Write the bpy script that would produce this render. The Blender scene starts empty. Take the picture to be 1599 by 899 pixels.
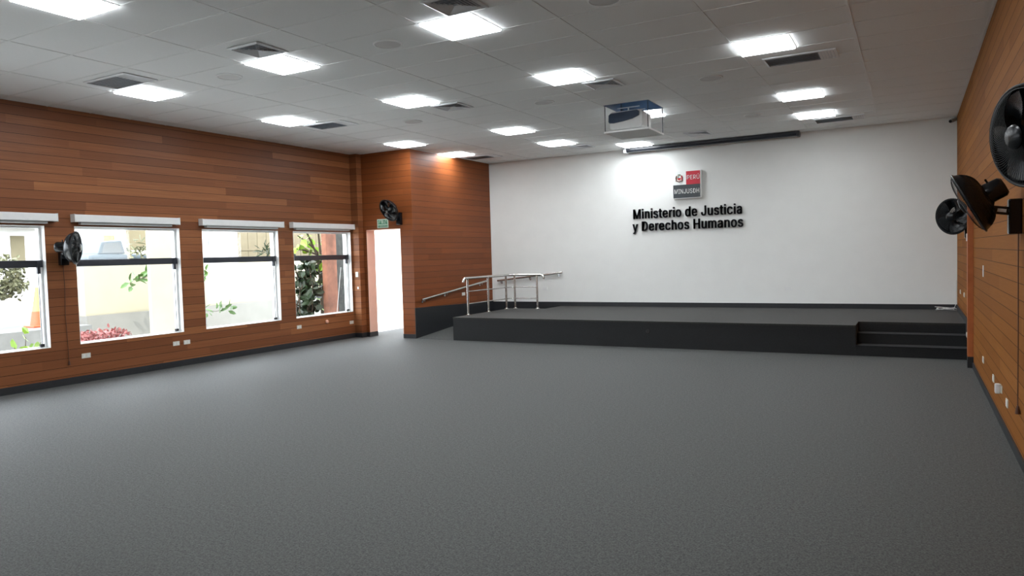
import bpy, bmesh, math, random
from mathutils import Vector, Matrix
random.seed(7)
C = bpy.context.scene.collection
SC = bpy.context.scene

# ------------------------------------------------------------------ camera, light, exposure
EYE = 1.662
cam_d = bpy.data.cameras.new('camera')
cam = bpy.data.objects.new('camera', cam_d)
C.objects.link(cam)
cam_d.sensor_width = 36.0
cam_d.lens = 36.0 * 1127.357 / 1599.0
cam_d.clip_start = 0.05
cam_d.clip_end = 300
R_ = Vector((0.87434663, 0.48448229, -0.02819357))
F_ = Vector((-0.48529113, 0.87323817, -0.04413174))
U_ = Vector((0.00323865, 0.05226853, 0.99862781))
M = Matrix(((R_.x, U_.x, -F_.x, 0), (R_.y, U_.y, -F_.y, 0), (R_.z, U_.z, -F_.z, EYE), (0, 0, 0, 1)))
cam.matrix_world = M
SC.camera = cam

SUN = 4.0
SKY = 9.0
LED = 28.0
SC.view_settings.view_transform = 'Standard'
SC.view_settings.look = 'None'
SC.view_settings.gamma = 1.0
SC.view_settings.use_curve_mapping = False
SC.view_settings.exposure = 0.0

w = bpy.data.worlds.new('world')
SC.world = w
w.use_nodes = True
w.node_tree.nodes['Background'].inputs[0].default_value = (0.86, 0.93, 1.0, 1)
w.node_tree.nodes['Background'].inputs[1].default_value = SKY

sd = bpy.data.lights.new('sun', 'SUN')
sd.energy = SUN
sd.color = (1.0, 0.95, 0.86)
sd.angle = math.radians(1.0)
so = bpy.data.objects.new('sun', sd)
C.objects.link(so)
so.rotation_euler = Vector((0.45, -0.55, 0.8)).to_track_quat('Z', 'Y').to_euler()

# ------------------------------------------------------------------ materials
def nt(name):
    m = bpy.data.materials.new(name)
    m.use_nodes = True
    t = m.node_tree
    b = t.nodes['Principled BSDF']
    return m, t, b

def N(t, kind, **kw):
    n = t.nodes.new(kind)
    for k, v in kw.items():
        setattr(n, k, v)
    return n

def math_(t, op, a, b=None):
    n = N(t, 'ShaderNodeMath', operation=op)
    for i, v in enumerate((a, b)):
        if v is None: continue
        if isinstance(v, (int, float)): n.inputs[i].default_value = v
        else: t.links.new(v, n.inputs[i])
    return n.outputs[0]

def mat(name, col, rough=0.5, metal=0.0, var=0.06, scale=20.0, spec=0.5, bump=0.0):
    m, t, b = nt(name)
    g = N(t, 'ShaderNodeNewGeometry')
    no = N(t, 'ShaderNodeTexNoise')
    no.inputs['Scale'].default_value = scale
    no.inputs['Detail'].default_value = 3
    t.links.new(g.outputs['Position'], no.inputs['Vector'])
    r = N(t, 'ShaderNodeValToRGB')
    r.color_ramp.elements[0].position = 0.3
    r.color_ramp.elements[1].position = 0.7
    r.color_ramp.elements[0].color = tuple(c * (1 - var) for c in col) + (1,)
    r.color_ramp.elements[1].color = tuple(min(1, c * (1 + var)) for c in col) + (1,)
    t.links.new(no.outputs['Fac'], r.inputs[0])
    t.links.new(r.outputs[0], b.inputs['Base Color'])
    b.inputs['Roughness'].default_value = rough
    b.inputs['Metallic'].default_value = metal
    b.inputs['Specular IOR Level'].default_value = spec
    if bump:
        bp = N(t, 'ShaderNodeBump')
        bp.inputs['Strength'].default_value = bump
        bp.inputs['Distance'].default_value = 0.004
        t.links.new(no.outputs['Fac'], bp.inputs['Height'])
        t.links.new(bp.outputs[0], b.inputs['Normal'])
    return m

def wood(name, dark, mid, light, pitch=0.125, length=2.3, seed=0.0, rough=0.42, off=0.0, groove=0.35, pv=0.62, spec=0.2):
    m, t, b = nt(name)
    g = N(t, 'ShaderNodeNewGeometry')
    s = N(t, 'ShaderNodeSeparateXYZ')
    t.links.new(g.outputs['Position'], s.inputs[0])
    u = math_(t, 'ADD', s.outputs[0], s.outputs[1])
    z = math_(t, 'DIVIDE', math_(t, 'ADD', s.outputs[2], off), pitch)
    row = math_(t, 'FLOOR', z)
    fr = math_(t, 'FRACT', z)
    wn = N(t, 'ShaderNodeTexWhiteNoise', noise_dimensions='1D')
    t.links.new(math_(t, 'ADD', row, seed), wn.inputs['W'])
    us = math_(t, 'ADD', math_(t, 'DIVIDE', u, length), math_(t, 'MULTIPLY', wn.outputs[0], 9.0))
    seg = math_(t, 'FLOOR', us)
    w2 = N(t, 'ShaderNodeTexWhiteNoise', noise_dimensions='2D')
    cb = N(t, 'ShaderNodeCombineXYZ')
    t.links.new(math_(t, 'ADD', row, seed * 3.1 + 0.5), cb.inputs[0])
    t.links.new(seg, cb.inputs[1])
    t.links.new(cb.outputs[0], w2.inputs['Vector'])
    # grain
    gv = N(t, 'ShaderNodeCombineXYZ')
    t.links.new(math_(t, 'MULTIPLY', u, 1.1), gv.inputs[0])
    t.links.new(math_(t, 'MULTIPLY', s.outputs[2], 38.0), gv.inputs[1])
    t.links.new(math_(t, 'MULTIPLY', w2.outputs[0], 30.0), gv.inputs[2])
    gn = N(t, 'ShaderNodeTexNoise')
    gn.inputs['Scale'].default_value = 1.6
    gn.inputs['Detail'].default_value = 5
    t.links.new(gv.outputs[0], gn.inputs['Vector'])
    f = math_(t, 'ADD', math_(t, 'MULTIPLY', w2.outputs[0], pv), math_(t, 'ADD', math_(t, 'MULTIPLY', gn.outputs['Fac'], 0.45), (0.62 - pv) / 2))
    r = N(t, 'ShaderNodeValToRGB')
    e = r.color_ramp.elements
    e[0].position = 0.15; e[0].color = dark + (1,)
    e[1].position = 0.98; e[1].color = light + (1,)
    k = e.new(0.58); k.color = mid + (1,)
    t.links.new(f, r.inputs[0])
    # groove between planks
    gr = math_(t, 'LESS_THAN', fr, 0.05)
    mx = N(t, 'ShaderNodeMix', data_type='RGBA')
    mx.inputs['B'].default_value = tuple(c * groove for c in dark) + (1,)
    t.links.new(gr, mx.inputs['Factor'])
    t.links.new(r.outputs[0], mx.inputs['A'])
    t.links.new(mx.outputs['Result'], b.inputs['Base Color'])
    b.inputs['Roughness'].default_value = rough
    b.inputs['Specular IOR Level'].default_value = spec
    bp = N(t, 'ShaderNodeBump')
    bp.inputs['Strength'].default_value = 0.6
    bp.inputs['Distance'].default_value = 0.006
    hh = math_(t, 'ADD', math_(t, 'SUBTRACT', 1.0, gr), math_(t, 'MULTIPLY', gn.outputs['Fac'], 0.08))
    t.links.new(hh, bp.inputs['Height'])
    t.links.new(bp.outputs[0], b.inputs['Normal'])
    return m

def carpet_mat(name, a, bcol):
    m, t, b = nt(name)
    g = N(t, 'ShaderNodeNewGeometry')
    mp = N(t, 'ShaderNodeMapping')
    mp.inputs['Scale'].default_value = (1, 1, 1)
    t.links.new(g.outputs['Position'], mp.inputs[0])
    n1 = N(t, 'ShaderNodeTexNoise'); n1.inputs['Scale'].default_value = 85; n1.inputs['Detail'].default_value = 4
    n1.inputs['Roughness'].default_value = 0.8
    n2 = N(t, 'ShaderNodeTexNoise'); n2.inputs['Scale'].default_value = 34; n2.inputs['Detail'].default_value = 3
    t.links.new(mp.outputs[0], n1.inputs['Vector']); t.links.new(mp.outputs[0], n2.inputs['Vector'])
    f = math_(t, 'ADD', math_(t, 'MULTIPLY', n1.outputs['Fac'], 0.82), math_(t, 'MULTIPLY', n2.outputs['Fac'], 0.18))
    r = N(t, 'ShaderNodeValToRGB')
    r.color_ramp.elements[0].position = 0.40; r.color_ramp.elements[0].color = a + (1,)
    r.color_ramp.elements[1].position = 0.62; r.color_ramp.elements[1].color = bcol + (1,)
    t.links.new(f, r.inputs[0]); t.links.new(r.outputs[0], b.inputs['Base Color'])
    b.inputs['Roughness'].default_value = 0.7
    b.inputs['Specular IOR Level'].default_value = 0.4
    b.inputs['Sheen Weight'].default_value = 0.08
    b.inputs['Sheen Roughness'].default_value = 0.5
    bp = N(t, 'ShaderNodeBump'); bp.inputs['Strength'].default_value = 0.5; bp.inputs['Distance'].default_value = 0.004
    t.links.new(n1.outputs['Fac'], bp.inputs['Height']); t.links.new(bp.outputs[0], b.inputs['Normal'])
    return m

def glass_mat(name, haze=0.0, tint=(1, 1, 1)):
    m = bpy.data.materials.new(name); m.use_nodes = True
    t = m.node_tree; t.nodes.clear()
    o = N(t, 'ShaderNodeOutputMaterial')
    tr = N(t, 'ShaderNodeBsdfTransparent'); tr.inputs[0].default_value = tint + (1,)
    gl = N(t, 'ShaderNodeBsdfGlossy'); gl.inputs['Roughness'].default_value = 0.02
    fr = N(t, 'ShaderNodeLayerWeight'); fr.inputs['Blend'].default_value = 0.12
    mx = N(t, 'ShaderNodeMixShader')
    t.links.new(math_(t, 'MULTIPLY', fr.outputs['Fresnel'], 0.5), mx.inputs[0])
    t.links.new(tr.outputs[0], mx.inputs[1]); t.links.new(gl.outputs[0], mx.inputs[2])
    last = mx
    if haze:
        tl = N(t, 'ShaderNodeBsdfTranslucent'); tl.inputs[0].default_value = (0.95, 0.97, 1, 1)
        m2 = N(t, 'ShaderNodeMixShader'); m2.inputs[0].default_value = haze
        t.links.new(mx.outputs[0], m2.inputs[1]); t.links.new(tl.outputs[0], m2.inputs[2])
        last = m2
    t.links.new(last.outputs[0], o.inputs[0])
    return m

def emit_mat(name, col, st):
    m = bpy.data.materials.new(name); m.use_nodes = True
    t = m.node_tree; t.nodes.clear()
    o = N(t, 'ShaderNodeOutputMaterial'); e = N(t, 'ShaderNodeEmission')
    e.inputs[0].default_value = col + (1,); e.inputs[1].default_value = st
    t.links.new(e.outputs[0], o.inputs[0])
    return m

MT = {}
MT['wood_left'] = wood('wood_left', (0.165, 0.056, 0.022), (0.235, 0.086, 0.034), (0.39, 0.155, 0.060), seed=11, pv=0.5)
MT['wood_end'] = wood('wood_end', (0.17, 0.048, 0.014), (0.215, 0.062, 0.018), (0.31, 0.092, 0.026), seed=4, pv=0.30)
MT['wood_right'] = wood('wood_right', (0.200, 0.074, 0.018), (0.255, 0.098, 0.024), (0.33, 0.132, 0.034), seed=23, off=0.03, pv=0.45, rough=0.65, spec=0.06)
MT['wood_board'] = mat('wood_board', (0.42, 0.13, 0.042), 0.45, var=0.12, scale=9)
MT['white_wall'] = mat('white_wall', (0.80, 0.81, 0.79), 0.75, var=0.015, scale=3)
MT['ceiling'] = mat('ceiling', (0.86, 0.88, 0.88), 0.8, var=0.03, scale=160, bump=0.15)
MT['tbar'] = mat('tbar', (0.82, 0.84, 0.84), 0.45, var=0.02, scale=5)
MT['carpet'] = carpet_mat('carpet', (0.006, 0.007, 0.0065), (0.105, 0.114, 0.108))
MT['stage_carpet'] = carpet_mat('stage_carpet', (0.008, 0.0085, 0.007), (0.026, 0.027, 0.023))
MT['black_carpet'] = carpet_mat('black_carpet', (0.003, 0.0035, 0.004), (0.009, 0.010, 0.011))
MT['black_skirt'] = mat('black_skirt', (0.022, 0.025, 0.030), 0.6, var=0.1, scale=30)
MT['base'] = mat('base', (0.016, 0.018, 0.021), 0.5, var=0.1, scale=20)
MT['white_paint'] = mat('white_paint', (0.82, 0.83, 0.82), 0.4, var=0.02, scale=8)
MT['white_plastic'] = mat('white_plastic', (0.78, 0.79, 0.78), 0.35, var=0.02, scale=12)
MT['cream_plastic'] = mat('cream_plastic', (0.72, 0.70, 0.62), 0.4, var=0.03, scale=12)
MT['grey_roll'] = mat('grey_roll', (0.42, 0.43, 0.42), 0.6, var=0.03, scale=12)
MT['dark_alu'] = mat('dark_alu', (0.028, 0.032, 0.042), 0.35, var=0.08, scale=12)
MT['vent_white'] = mat('vent_white', (0.80, 0.83, 0.86), 0.35, var=0.02, scale=12)
MT['vent_dark'] = mat('vent_dark', (0.36, 0.41, 0.48), 0.6, var=0.1, scale=12)
MT['speaker'] = mat('speaker', (0.62, 0.63, 0.63), 0.5, var=0.05, scale=300)
MT['steel'] = mat('steel', (0.68, 0.67, 0.64), 0.24, metal=1.0, var=0.03, scale=25)
MT['chrome'] = mat('chrome', (0.72, 0.74, 0.76), 0.15, metal=1.0, var=0.02, scale=25)
MT['fan_black'] = mat('fan_black', (0.004, 0.006, 0.008), 0.25, var=0.1, scale=12, spec=0.45)
MT['fan_wire'] = mat('fan_wire', (0.005, 0.007, 0.009), 0.4, var=0.1, scale=12, spec=0.3)
MT['letter'] = mat('letter', (0.012, 0.014, 0.022), 0.3, var=0.1, scale=12)
MT['logo_red'] = mat('logo_red', (0.56, 0.025, 0.045), 0.4, var=0.03, scale=12)
MT['logo_grey'] = mat('logo_grey', (0.045, 0.055, 0.062), 0.4, var=0.05, scale=12)
MT['logo_white'] = mat('logo_white', (0.82, 0.84, 0.83), 0.4, var=0.01, scale=12)
MT['gold'] = mat('gold', (0.50, 0.30, 0.08), 0.5, var=0.1, scale=60)
MT['crest_blue'] = mat('crest_blue', (0.22, 0.36, 0.45), 0.5, var=0.1, scale=60)
MT['crest_green'] = mat('crest_green', (0.10, 0.20, 0.09), 0.5, var=0.1, scale=60)
MT['crest_brown'] = mat('crest_brown', (0.14, 0.05, 0.03), 0.5, var=0.1, scale=60)
MT['sign_pale'] = mat('sign_pale', (0.60, 0.74, 0.62), 0.5, var=0.02, scale=12)
MT['sign_green'] = mat('sign_green', (0.02, 0.24, 0.11), 0.5, var=0.05, scale=12)
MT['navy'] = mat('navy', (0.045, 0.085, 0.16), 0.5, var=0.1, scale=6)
MT['navy_dark'] = mat('navy_dark', (0.018, 0.040, 0.085), 0.35, var=0.1, scale=12)
MT['glass'] = glass_mat('glass')
MT['glass_haze'] = glass_mat('glass_haze', 0.05)
MT['led'] = emit_mat('led', (0.93, 0.97, 1.0), LED)
MT['terracotta'] = mat('terracotta', (0.20, 0.085, 0.050), 0.8, var=0.35, scale=3)
MT['jamb'] = mat('jamb', (0.86, 0.56, 0.44), 0.6, var=0.04, scale=5)
MT['cream_wall'] = mat('cream_wall', (0.33, 0.31, 0.23), 0.85, var=0.04, scale=2)
MT['plinth'] = mat('plinth', (0.19, 0.19, 0.175), 0.85, var=0.05, scale=3)
MT['outdoor_white'] = mat('outdoor_white', (0.85, 0.85, 0.83), 0.8, var=0.02, scale=2)
MT['paving'] = mat('paving', (0.66, 0.66, 0.63), 0.85, var=0.1, scale=2)
MT['asphalt'] = mat('asphalt', (0.13, 0.135, 0.13), 0.9, var=0.15, scale=3)
MT['leaf'] = mat('leaf', (0.06, 0.13, 0.03), 0.45, var=0.35, scale=3)
MT['leaf_dark'] = mat('leaf_dark', (0.012, 0.025, 0.008), 0.4, var=0.4, scale=3)
MT['leaf_bright'] = mat('leaf_bright', (0.16, 0.30, 0.02), 0.45, var=0.25, scale=3)
MT['leaf_olive'] = mat('leaf_olive', (0.11, 0.115, 0.06), 0.6, var=0.3, scale=3)
MT['bark'] = mat('bark', (0.06, 0.045, 0.03), 0.8, var=0.2, scale=10)
MT['flower'] = mat('flower', (0.26, 0.09, 0.085), 0.6, var=0.3, scale=20)
MT['cone'] = mat('cone', (0.42, 0.085, 0.03), 0.5, var=0.05, scale=8)
MT['cone_band'] = mat('cone_band', (0.50, 0.20, 0.09), 0.5, var=0.05, scale=8)
MT['yellow'] = mat('yellow', (0.85, 0.75, 0.05), 0.5, var=0.05, scale=8)
MT['vehicle'] = mat('vehicle', (0.05, 0.075, 0.09), 0.35, var=0.08, scale=4)
MT['rubber'] = mat('rubber', (0.02, 0.02, 0.02), 0.8, var=0.1, scale=10)
MT['fence'] = mat('fence', (0.15, 0.125, 0.075), 0.7, var=0.08, scale=4)
MT['win_dark'] = mat('win_dark', (0.10, 0.11, 0.11), 0.3, var=0.1, scale=4)
MT['tan'] = mat('tan', (0.17, 0.145, 0.085), 0.8, var=0.06, scale=3)
MT['netting'] = mat('netting', (0.030, 0.034, 0.030), 0.8, var=0.4, scale=8)
MT['cord'] = mat('cord', (0.09, 0.035, 0.02), 0.5, var=0.1, scale=8)
MT['pink'] = mat('pink', (0.75, 0.40, 0.28), 0.4, var=0.05, scale=8)

# ------------------------------------------------------------------ mesh helpers
class MB:
    def __init__(s): s.v = []; s.f = []
    def add(s, vs, fs):
        o = len(s.v); s.v += [tuple(v) for v in vs]; s.f += [tuple(i + o for i in f) for f in fs]
        return s
    def box(s, x0, x1, y0, y1, z0, z1):
        vs = [(x, y, z) for z in (z0, z1) for y in (y0, y1) for x in (x0, x1)]
        return s.add(vs, [(0, 2, 3, 1), (4, 5, 7, 6), (0, 1, 5, 4), (2, 6, 7, 3), (0, 4, 6, 2), (1, 3, 7, 5)])
    def prism(s, pts, axis, a, b):
        """polygon pts (2D) extruded along axis ('x','y','z') from a to b"""
        def P(p, t):
            return {'x': (t, p[0], p[1]), 'y': (p[0], t, p[1]), 'z': (p[0], p[1], t)}[axis]
        n = len(pts)
        vs = [P(p, a) for p in pts] + [P(p, b) for p in pts]
        fs = [tuple(range(n))[::-1], tuple(range(n, 2 * n))] + [(i, (i + 1) % n, n + (i + 1) % n, n + i) for i in range(n)]
        return s.add(vs, fs)
    def tube(s, pts, r, n=8, cap=True, closed=False):
        pts = [Vector(p) for p in pts]
        rs = r if isinstance(r, (list, tuple)) else [r] * len(pts)
        m = len(pts); o = len(s.v); prev = None
        for i, p in enumerate(pts):
            if closed: d = pts[(i + 1) % m] - pts[i - 1]
            else: d = pts[min(i + 1, m - 1)] - pts[max(i - 1, 0)]
            d.normalize()
            if prev is None:
                a = Vector((0, 0, 1)) if abs(d.z) < 0.9 else Vector((1, 0, 0))
                e = d.cross(a).normalized()
            else:
                e = (prev - d * prev.dot(d)).normalized()
            prev = e; g = d.cross(e)
            for k in range(n):
                t = 2 * math.pi * k / n
                s.v.append(tuple(p + (e * math.cos(t) + g * math.sin(t)) * rs[i]))
        rng = m if closed else m - 1
        for i in range(rng):
            for k in range(n):
                a = o + i * n + k; b = o + i * n + (k + 1) % n
                c = o + ((i + 1) % m) * n + (k + 1) % n; d = o + ((i + 1) % m) * n + k
                s.f.append((a, b, c, d))
        if cap and not closed:
            s.f.append(tuple(o + k for k in range(n))[::-1]); s.f.append(tuple(o + (m - 1) * n + k for k in range(n)))
        return s
    def lathe(s, prof, mtx, n=24):
        """prof list of (r,z) around local z, transformed by mtx"""
        o = len(s.v)
        for r, z in prof:
            for k in range(n):
                t = 2 * math.pi * k / n
                s.v.append(tuple(mtx @ Vector((r * math.cos(t), r * math.sin(t), z))))
        for i in range(len(prof) - 1):
            for k in range(n):
                s.f.append((o + i * n + k, o + i * n + (k + 1) % n, o + (i + 1) * n + (k + 1) % n, o + (i + 1) * n + k))
        s.f.append(tuple(o + k for k in range(n))[::-1])
        s.f.append(tuple(o + (len(prof) - 1) * n + k for k in range(n)))
        return s
    def build(s, name, m, parent=None, smooth=False, bevel=0.0):
        me = bpy.data.meshes.new(name)
        off = Vector((0, 0, 0))
        if parent is not None:
            q = parent
            while q is not None:
                off += q.location; q = q.parent
        me.from_pydata([tuple(Vector(v) - off) for v in s.v], [], s.f)
        bm = bmesh.new(); bm.from_mesh(me); bmesh.ops.recalc_face_normals(bm, faces=bm.faces)
        if bevel:
            bmesh.ops.remove_doubles(bm, verts=bm.verts, dist=1e-5)
            es = [e for e in bm.edges if len(e.link_faces) == 2 and e.calc_face_angle(0) > 0.7]
            bmesh.ops.bevel(bm, geom=es, offset=bevel, segments=2, profile=0.6, affect='EDGES')
        bm.to_mesh(me); bm.free()
        o = bpy.data.objects.new(name, me)
        me.materials.append(MT[m] if isinstance(m, str) else m)
        if smooth:
            for p in me.polygons: p.use_smooth = True
            try: me.set_sharp_from_angle(angle=math.radians(40))
            except Exception: pass
        C.objects.link(o)
        if parent is not None: o.parent = parent
        return o

def thing(name, label, cat, loc, group=None):
    o = bpy.data.objects.new(name, None); C.objects.link(o)
    o.location = loc; o.empty_display_size = 0.1
    o['label'] = label; o['category'] = cat
    if group: o['group'] = group
    return o

def tag(o, label, cat, group=None, kind=None):
    o['label'] = label; o['category'] = cat
    if group: o['group'] = group
    if kind: o['kind'] = kind
    return o

def struct(o):
    o['kind'] = 'structure'; return o

# ------------------------------------------------------------------ room numbers
XL, XR = -10.575, 0.705
YB, YF, XB, YS = 15.326, 12.14, -9.068, 12.09
CZ = 3.932
GX, GY, U = -9.07, 3.967, 0.61
YN = -3.2            # wall behind the camera
SZ = 0.465           # stage height
T = 0.22
WIN = [(-2.35, -0.65), (-0.25, 1.45), (1.85, 3.55), (3.95, 5.67), (6.08, 7.79), (8.22, 9.91), (10.29, 11.94)]  # first three are out of view, added to let in more daylight
WZ0, WZ1 = 0.56, 2.27

# floor
struct(MB().box(XL - T, XR + T, YN - T, YB + T, -0.15, 0.0).build('floor', 'carpet'))

# left wall with four window openings, plus the three added unseen ones
m = MB()
ys = [YN] + [v for wv in WIN for v in wv] + [YF + 0.26]
for i in range(0, len(ys), 2):
    m.box(XL - T, XL, ys[i], ys[i + 1], WZ0, WZ1)
m.box(XL - T, XL, YN, YF + 0.26, -0.1, WZ0)
m.box(XL - T, XL, YN, YF + 0.26, WZ1, CZ + 0.4)
struct(m.build('wall_left', 'wood_left'))
# corner pilaster
struct(MB().box(XL, -10.385, 11.985, YF, 0, CZ).build('trim_1', 'wood_left'))
# end wall with the exit opening
DX0, DX1, DZ = -10.30, -9.385, 2.31
m = MB()
m.box(XL, DX0, YF, YF + 0.26, -0.1, CZ + 0.4)
m.box(DX1, XB, YF, YF + 0.26, -0.1, CZ + 0.4)
m.box(DX0, DX1, YF, YF + 0.26, DZ, CZ + 0.4)
struct(m.build('wall_exit', 'wood_end'))
# side wall of the stage block
struct(MB().box(XB - 0.22, XB, YF + 0.26, YB, -0.1, CZ + 0.4).build('wall_stage_left', 'wood_end'))
struct(MB().box(XB - 0.22, XR + T, YB, YB + T, -0.1, CZ + 0.4).build('wall_back', 'white_wall'))
struct(MB().box(XR, XR + T, YN, YB, -0.1, CZ + 0.4).build('wall_right', 'wood_right'))
struct(MB().box(XL - T, XR + T, YN - T, YN, -0.1, CZ + 0.4).build('wall_near', 'wood_right'))

# ceiling: tiles around the projector opening, plus its grid
PX0, PX1, PY0, PY1 = -4.16, -3.44, 10.54, 11.30
m = MB(); cz = CZ + 0.004
for (a, b, c, d) in ((XL - T, PX0, YN, YB), (PX1, XR + T, YN, YB), (PX0, PX1, YN, PY0), (PX0, PX1, PY1, YB)):
    m.box(a, b, c, d, cz, cz + 0.35)
# keep the roof over the block left of the stage open to the sky: the slab ends at the exit wall
ceil_o = m.build('ceiling', 'ceiling'); struct(ceil_o)

g = MB(); hw = 0.011
for i in range(-2, 9):
    x = GX + 2 * U * i
    if x < XL or x > XR: continue
    g.box(x - hw, x + hw, YN, YB, CZ, cz)
j = -12
while GY + U * j < YB:
    y = GY + U * j; j += 1
    if y < YN: continue
    if PY0 - 0.02 < y < PY1 + 0.02:
        g.box(XL, PX0, y - hw, y + hw, CZ + 0.0004, cz); g.box(PX1, XR, y - hw, y + hw, CZ + 0.0004, cz)
    else:
        g.box(XL, XR, y - hw, y + hw, CZ + 0.0004, cz)
g.build('ceiling_grid', 'tbar', ceil_o)
# dark recess above the projector
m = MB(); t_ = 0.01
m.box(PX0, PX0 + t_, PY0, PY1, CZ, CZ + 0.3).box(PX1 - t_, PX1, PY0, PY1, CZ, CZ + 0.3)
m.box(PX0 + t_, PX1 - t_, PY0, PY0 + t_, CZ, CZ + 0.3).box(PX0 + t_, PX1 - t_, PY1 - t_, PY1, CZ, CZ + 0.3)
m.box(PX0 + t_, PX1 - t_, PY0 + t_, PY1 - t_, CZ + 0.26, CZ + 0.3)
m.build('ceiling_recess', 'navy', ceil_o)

# baseboards
struct(MB().box(XL, XL + 0.014, YN, 11.985, 0, 0.10).build('baseboard_left', 'base'))
m = MB()
m.box(-10.385, -10.371, 11.971, YF - 0.0, 0, 0.10).box(XL + 0.014, -10.385, 11.971, 11.985, 0, 0.10)
m.box(-10.371, DX0, YF - 0.014, YF, 0, 0.10).box(DX1, XB, YF - 0.014, YF, 0, 0.09)
m.box(DX0, DX0 + 0.012, YF - 0.014, YF + 0.26, 0, 0.10)
struct(m.build('baseboard_exit', 'base'))
struct(MB().prism([(YF - 0.014, 0), (YB, 0), (YB, 0.57), (YF - 0.014, 0.64)], 'x', XB, XB + 0.014).build('baseboard_ramp', 'base'))
struct(MB().box(XB + 0.014, XR, YB - 0.014, YB, 0, 0.56).build('baseboard_back', 'base'))
m = MB().box(XR - 0.014, XR, YN, 11.30, 0, 0.075)
m.box(XR - 0.014, XR, 11.43, YB - 0.014, 0.0, 0.56)
struct(m.build('baseboard_right', 'base'))
# orange vertical board and its dark foot on the right wall
b = tag(MB().box(XR - 0.068, XR, 11.31, 11.43, 0.15, 2.2).build('timber_post', 'wood_board', bevel=0.003), 'narrow orange vertical timber board on the right wall where the stage steps end', 'post')
struct(MB().box(XR - 0.068, XR, 11.31, 11.43, 0.0, 0.15).build('trim_2', 'base'))
# door lining
m = MB().box(DX0, DX0 + 0.008, YF, YF + 0.26, 0.10, DZ).box(DX1 - 0.008, DX1, YF, YF + 0.26, 0, DZ).box(DX0, DX1, YF, YF + 0.26, DZ - 0.008, DZ)
d1 = struct(m.build('door_1', 'jamb'))

# ------------------------------------------------------------------ windows
for i, (y0, y1) in enumerate(WIN):
    # white lining of the reveal
    m = MB(); L_ = 0.006
    m.box(XL - T, XL, y1 - L_, y1, WZ0, WZ1).box(XL - T, XL, y0, y0 + L_, WZ0, WZ1)
    m.box(XL - T, XL, y0 + L_, y1 - L_, WZ0, WZ0 + L_).box(XL - T, XL, y0 + L_, y1 - L_, WZ1 - L_, WZ1)
    root = struct(m.build('window_%d' % (i + 1), 'white_paint'))
    fr = MB(); a, c = XL - 0.13, XL - 0.09; k = 0.035
    fr.box(a, c, y0 + L_, y0 + k, WZ0 + L_, WZ1 - L_).box(a, c, y1 - k, y1 - L_, WZ0 + L_, WZ1 - L_)
    fr.box(a, c, y0 + k, y1 - k, WZ0 + L_, WZ0 + 0.022).box(a, c, y0 + k, y1 - k, WZ1 - k, WZ1 - L_)
    fr.build('window_frame', 'white_paint', root, bevel=0.003)
    MB().box(XL - 0.112, XL - 0.108, y0 + k, y1 - k, WZ0 + 0.022, 1.69).build('window_pane', 'glass', root)
    ym = (y0 + y1) / 2 + 0.0
    MB().box(XL - 0.112, XL - 0.108, ym, y1 - k, 1.79, WZ1 - k).build('window_pane', 'glass', root)
    MB().box(XL - 0.068, XL - 0.063, y0 + 0.012, ym + 0.02, 1.735, WZ1 - 0.01).build('sliding_pane', 'glass' if i == 6 else 'glass_haze', root)
    br = MB().box(XL - 0.10, XL - 0.075, y0 + L_, y1 - L_, 1.69, 1.79)
    br.box(XL - 0.10, XL - 0.06, y1 - 0.09, y1 - 0.05, 1.60, 1.79)
    br.build('crossbar', 'dark_alu', root, bevel=0.002)
    ch = MB().box(XL - 0.085, XL - 0.075, y1 - 0.075, y1 - 0.068, WZ0 + 0.04, 1.62)
    ch.build('side_channel', 'dark_alu', root)
    MB().box(XL - 0.10, XL - 0.06, y1 - 0.10, y1 - 0.05, WZ0 + 0.02, WZ0 + 0.06).build('corner_catch', 'rubber', root)

# roller blinds above the windows
BL = [(3.9, 5.80, 'leftmost, partly out of the picture'), (6.04, 7.73, 'above the window beside the black fan'), (8.17, 9.97, 'above the third window from the left'), (10.21, 12.00, 'above the window nearest the exit')]
for y0, y1, t_ in BL:
    y1 = min(y1, 11.965)
    r = thing('roller_blind', 'white boxed roller blind cassette ' + t_, 'blind', (XL, (y0 + y1) / 2, 2.3), 'roller blinds above the windows')
    MB().box(XL + 0.002, XL + 0.105, y0, y1, 2.33, 2.435).build('cassette', 'white_plastic', r, bevel=0.006)
    MB().box(XL + 0.002, XL + 0.075, y0 + 0.10, y1 - 0.12, 2.295, 2.33).build('blind_roll', 'grey_roll', r, bevel=0.004)
    MB().box(XL + 0.0, XL + 0.11, y0 - 0.006, y0, 2.325, 2.44).build('end_cap', 'white_plastic', r)
    MB().box(XL + 0.0, XL + 0.11, y1, y1 + 0.006, 2.325, 2.44).build('end_cap', 'white_plastic', r)

# ------------------------------------------------------------------ stage
st = thing('stage', 'low black stage platform with dark grey carpet across the back of the hall', 'stage', (-4, YS, 0))
SX = -8.10; RX = -7.20; RY = 14.47; PXs = -0.76
m = MB()
def top(x0, x1, y0, y1): m.box(x0, x1, y0, y1, SZ - 0.03, SZ)
top(SX, PXs, YS - 0.012, RY); top(RX, XR - 0.014, RY, YB - 0.014); top(PXs, XR - 0.014, 12.69, RY)
m.build('stage_floor', 'stage_carpet', st)
m = MB().box(SX, PXs, YS, RY, 0, SZ - 0.03).box(RX, XR - 0.014, RY, YB - 0.014, 0, SZ - 0.03).box(PXs, XR - 0.014, 12.69, RY, 0, SZ - 0.03)
m.build('stage_skirt', 'black_carpet', st)
MB().box(PXs, XR - 0.014, YS, 12.39, 0, 0.155).build('step', 'black_carpet', st, bevel=0.008)
MB().box(PXs, XR - 0.014, 12.39, 12.69, 0, 0.31).build('step', 'black_carpet', st, bevel=0.008)
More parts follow.
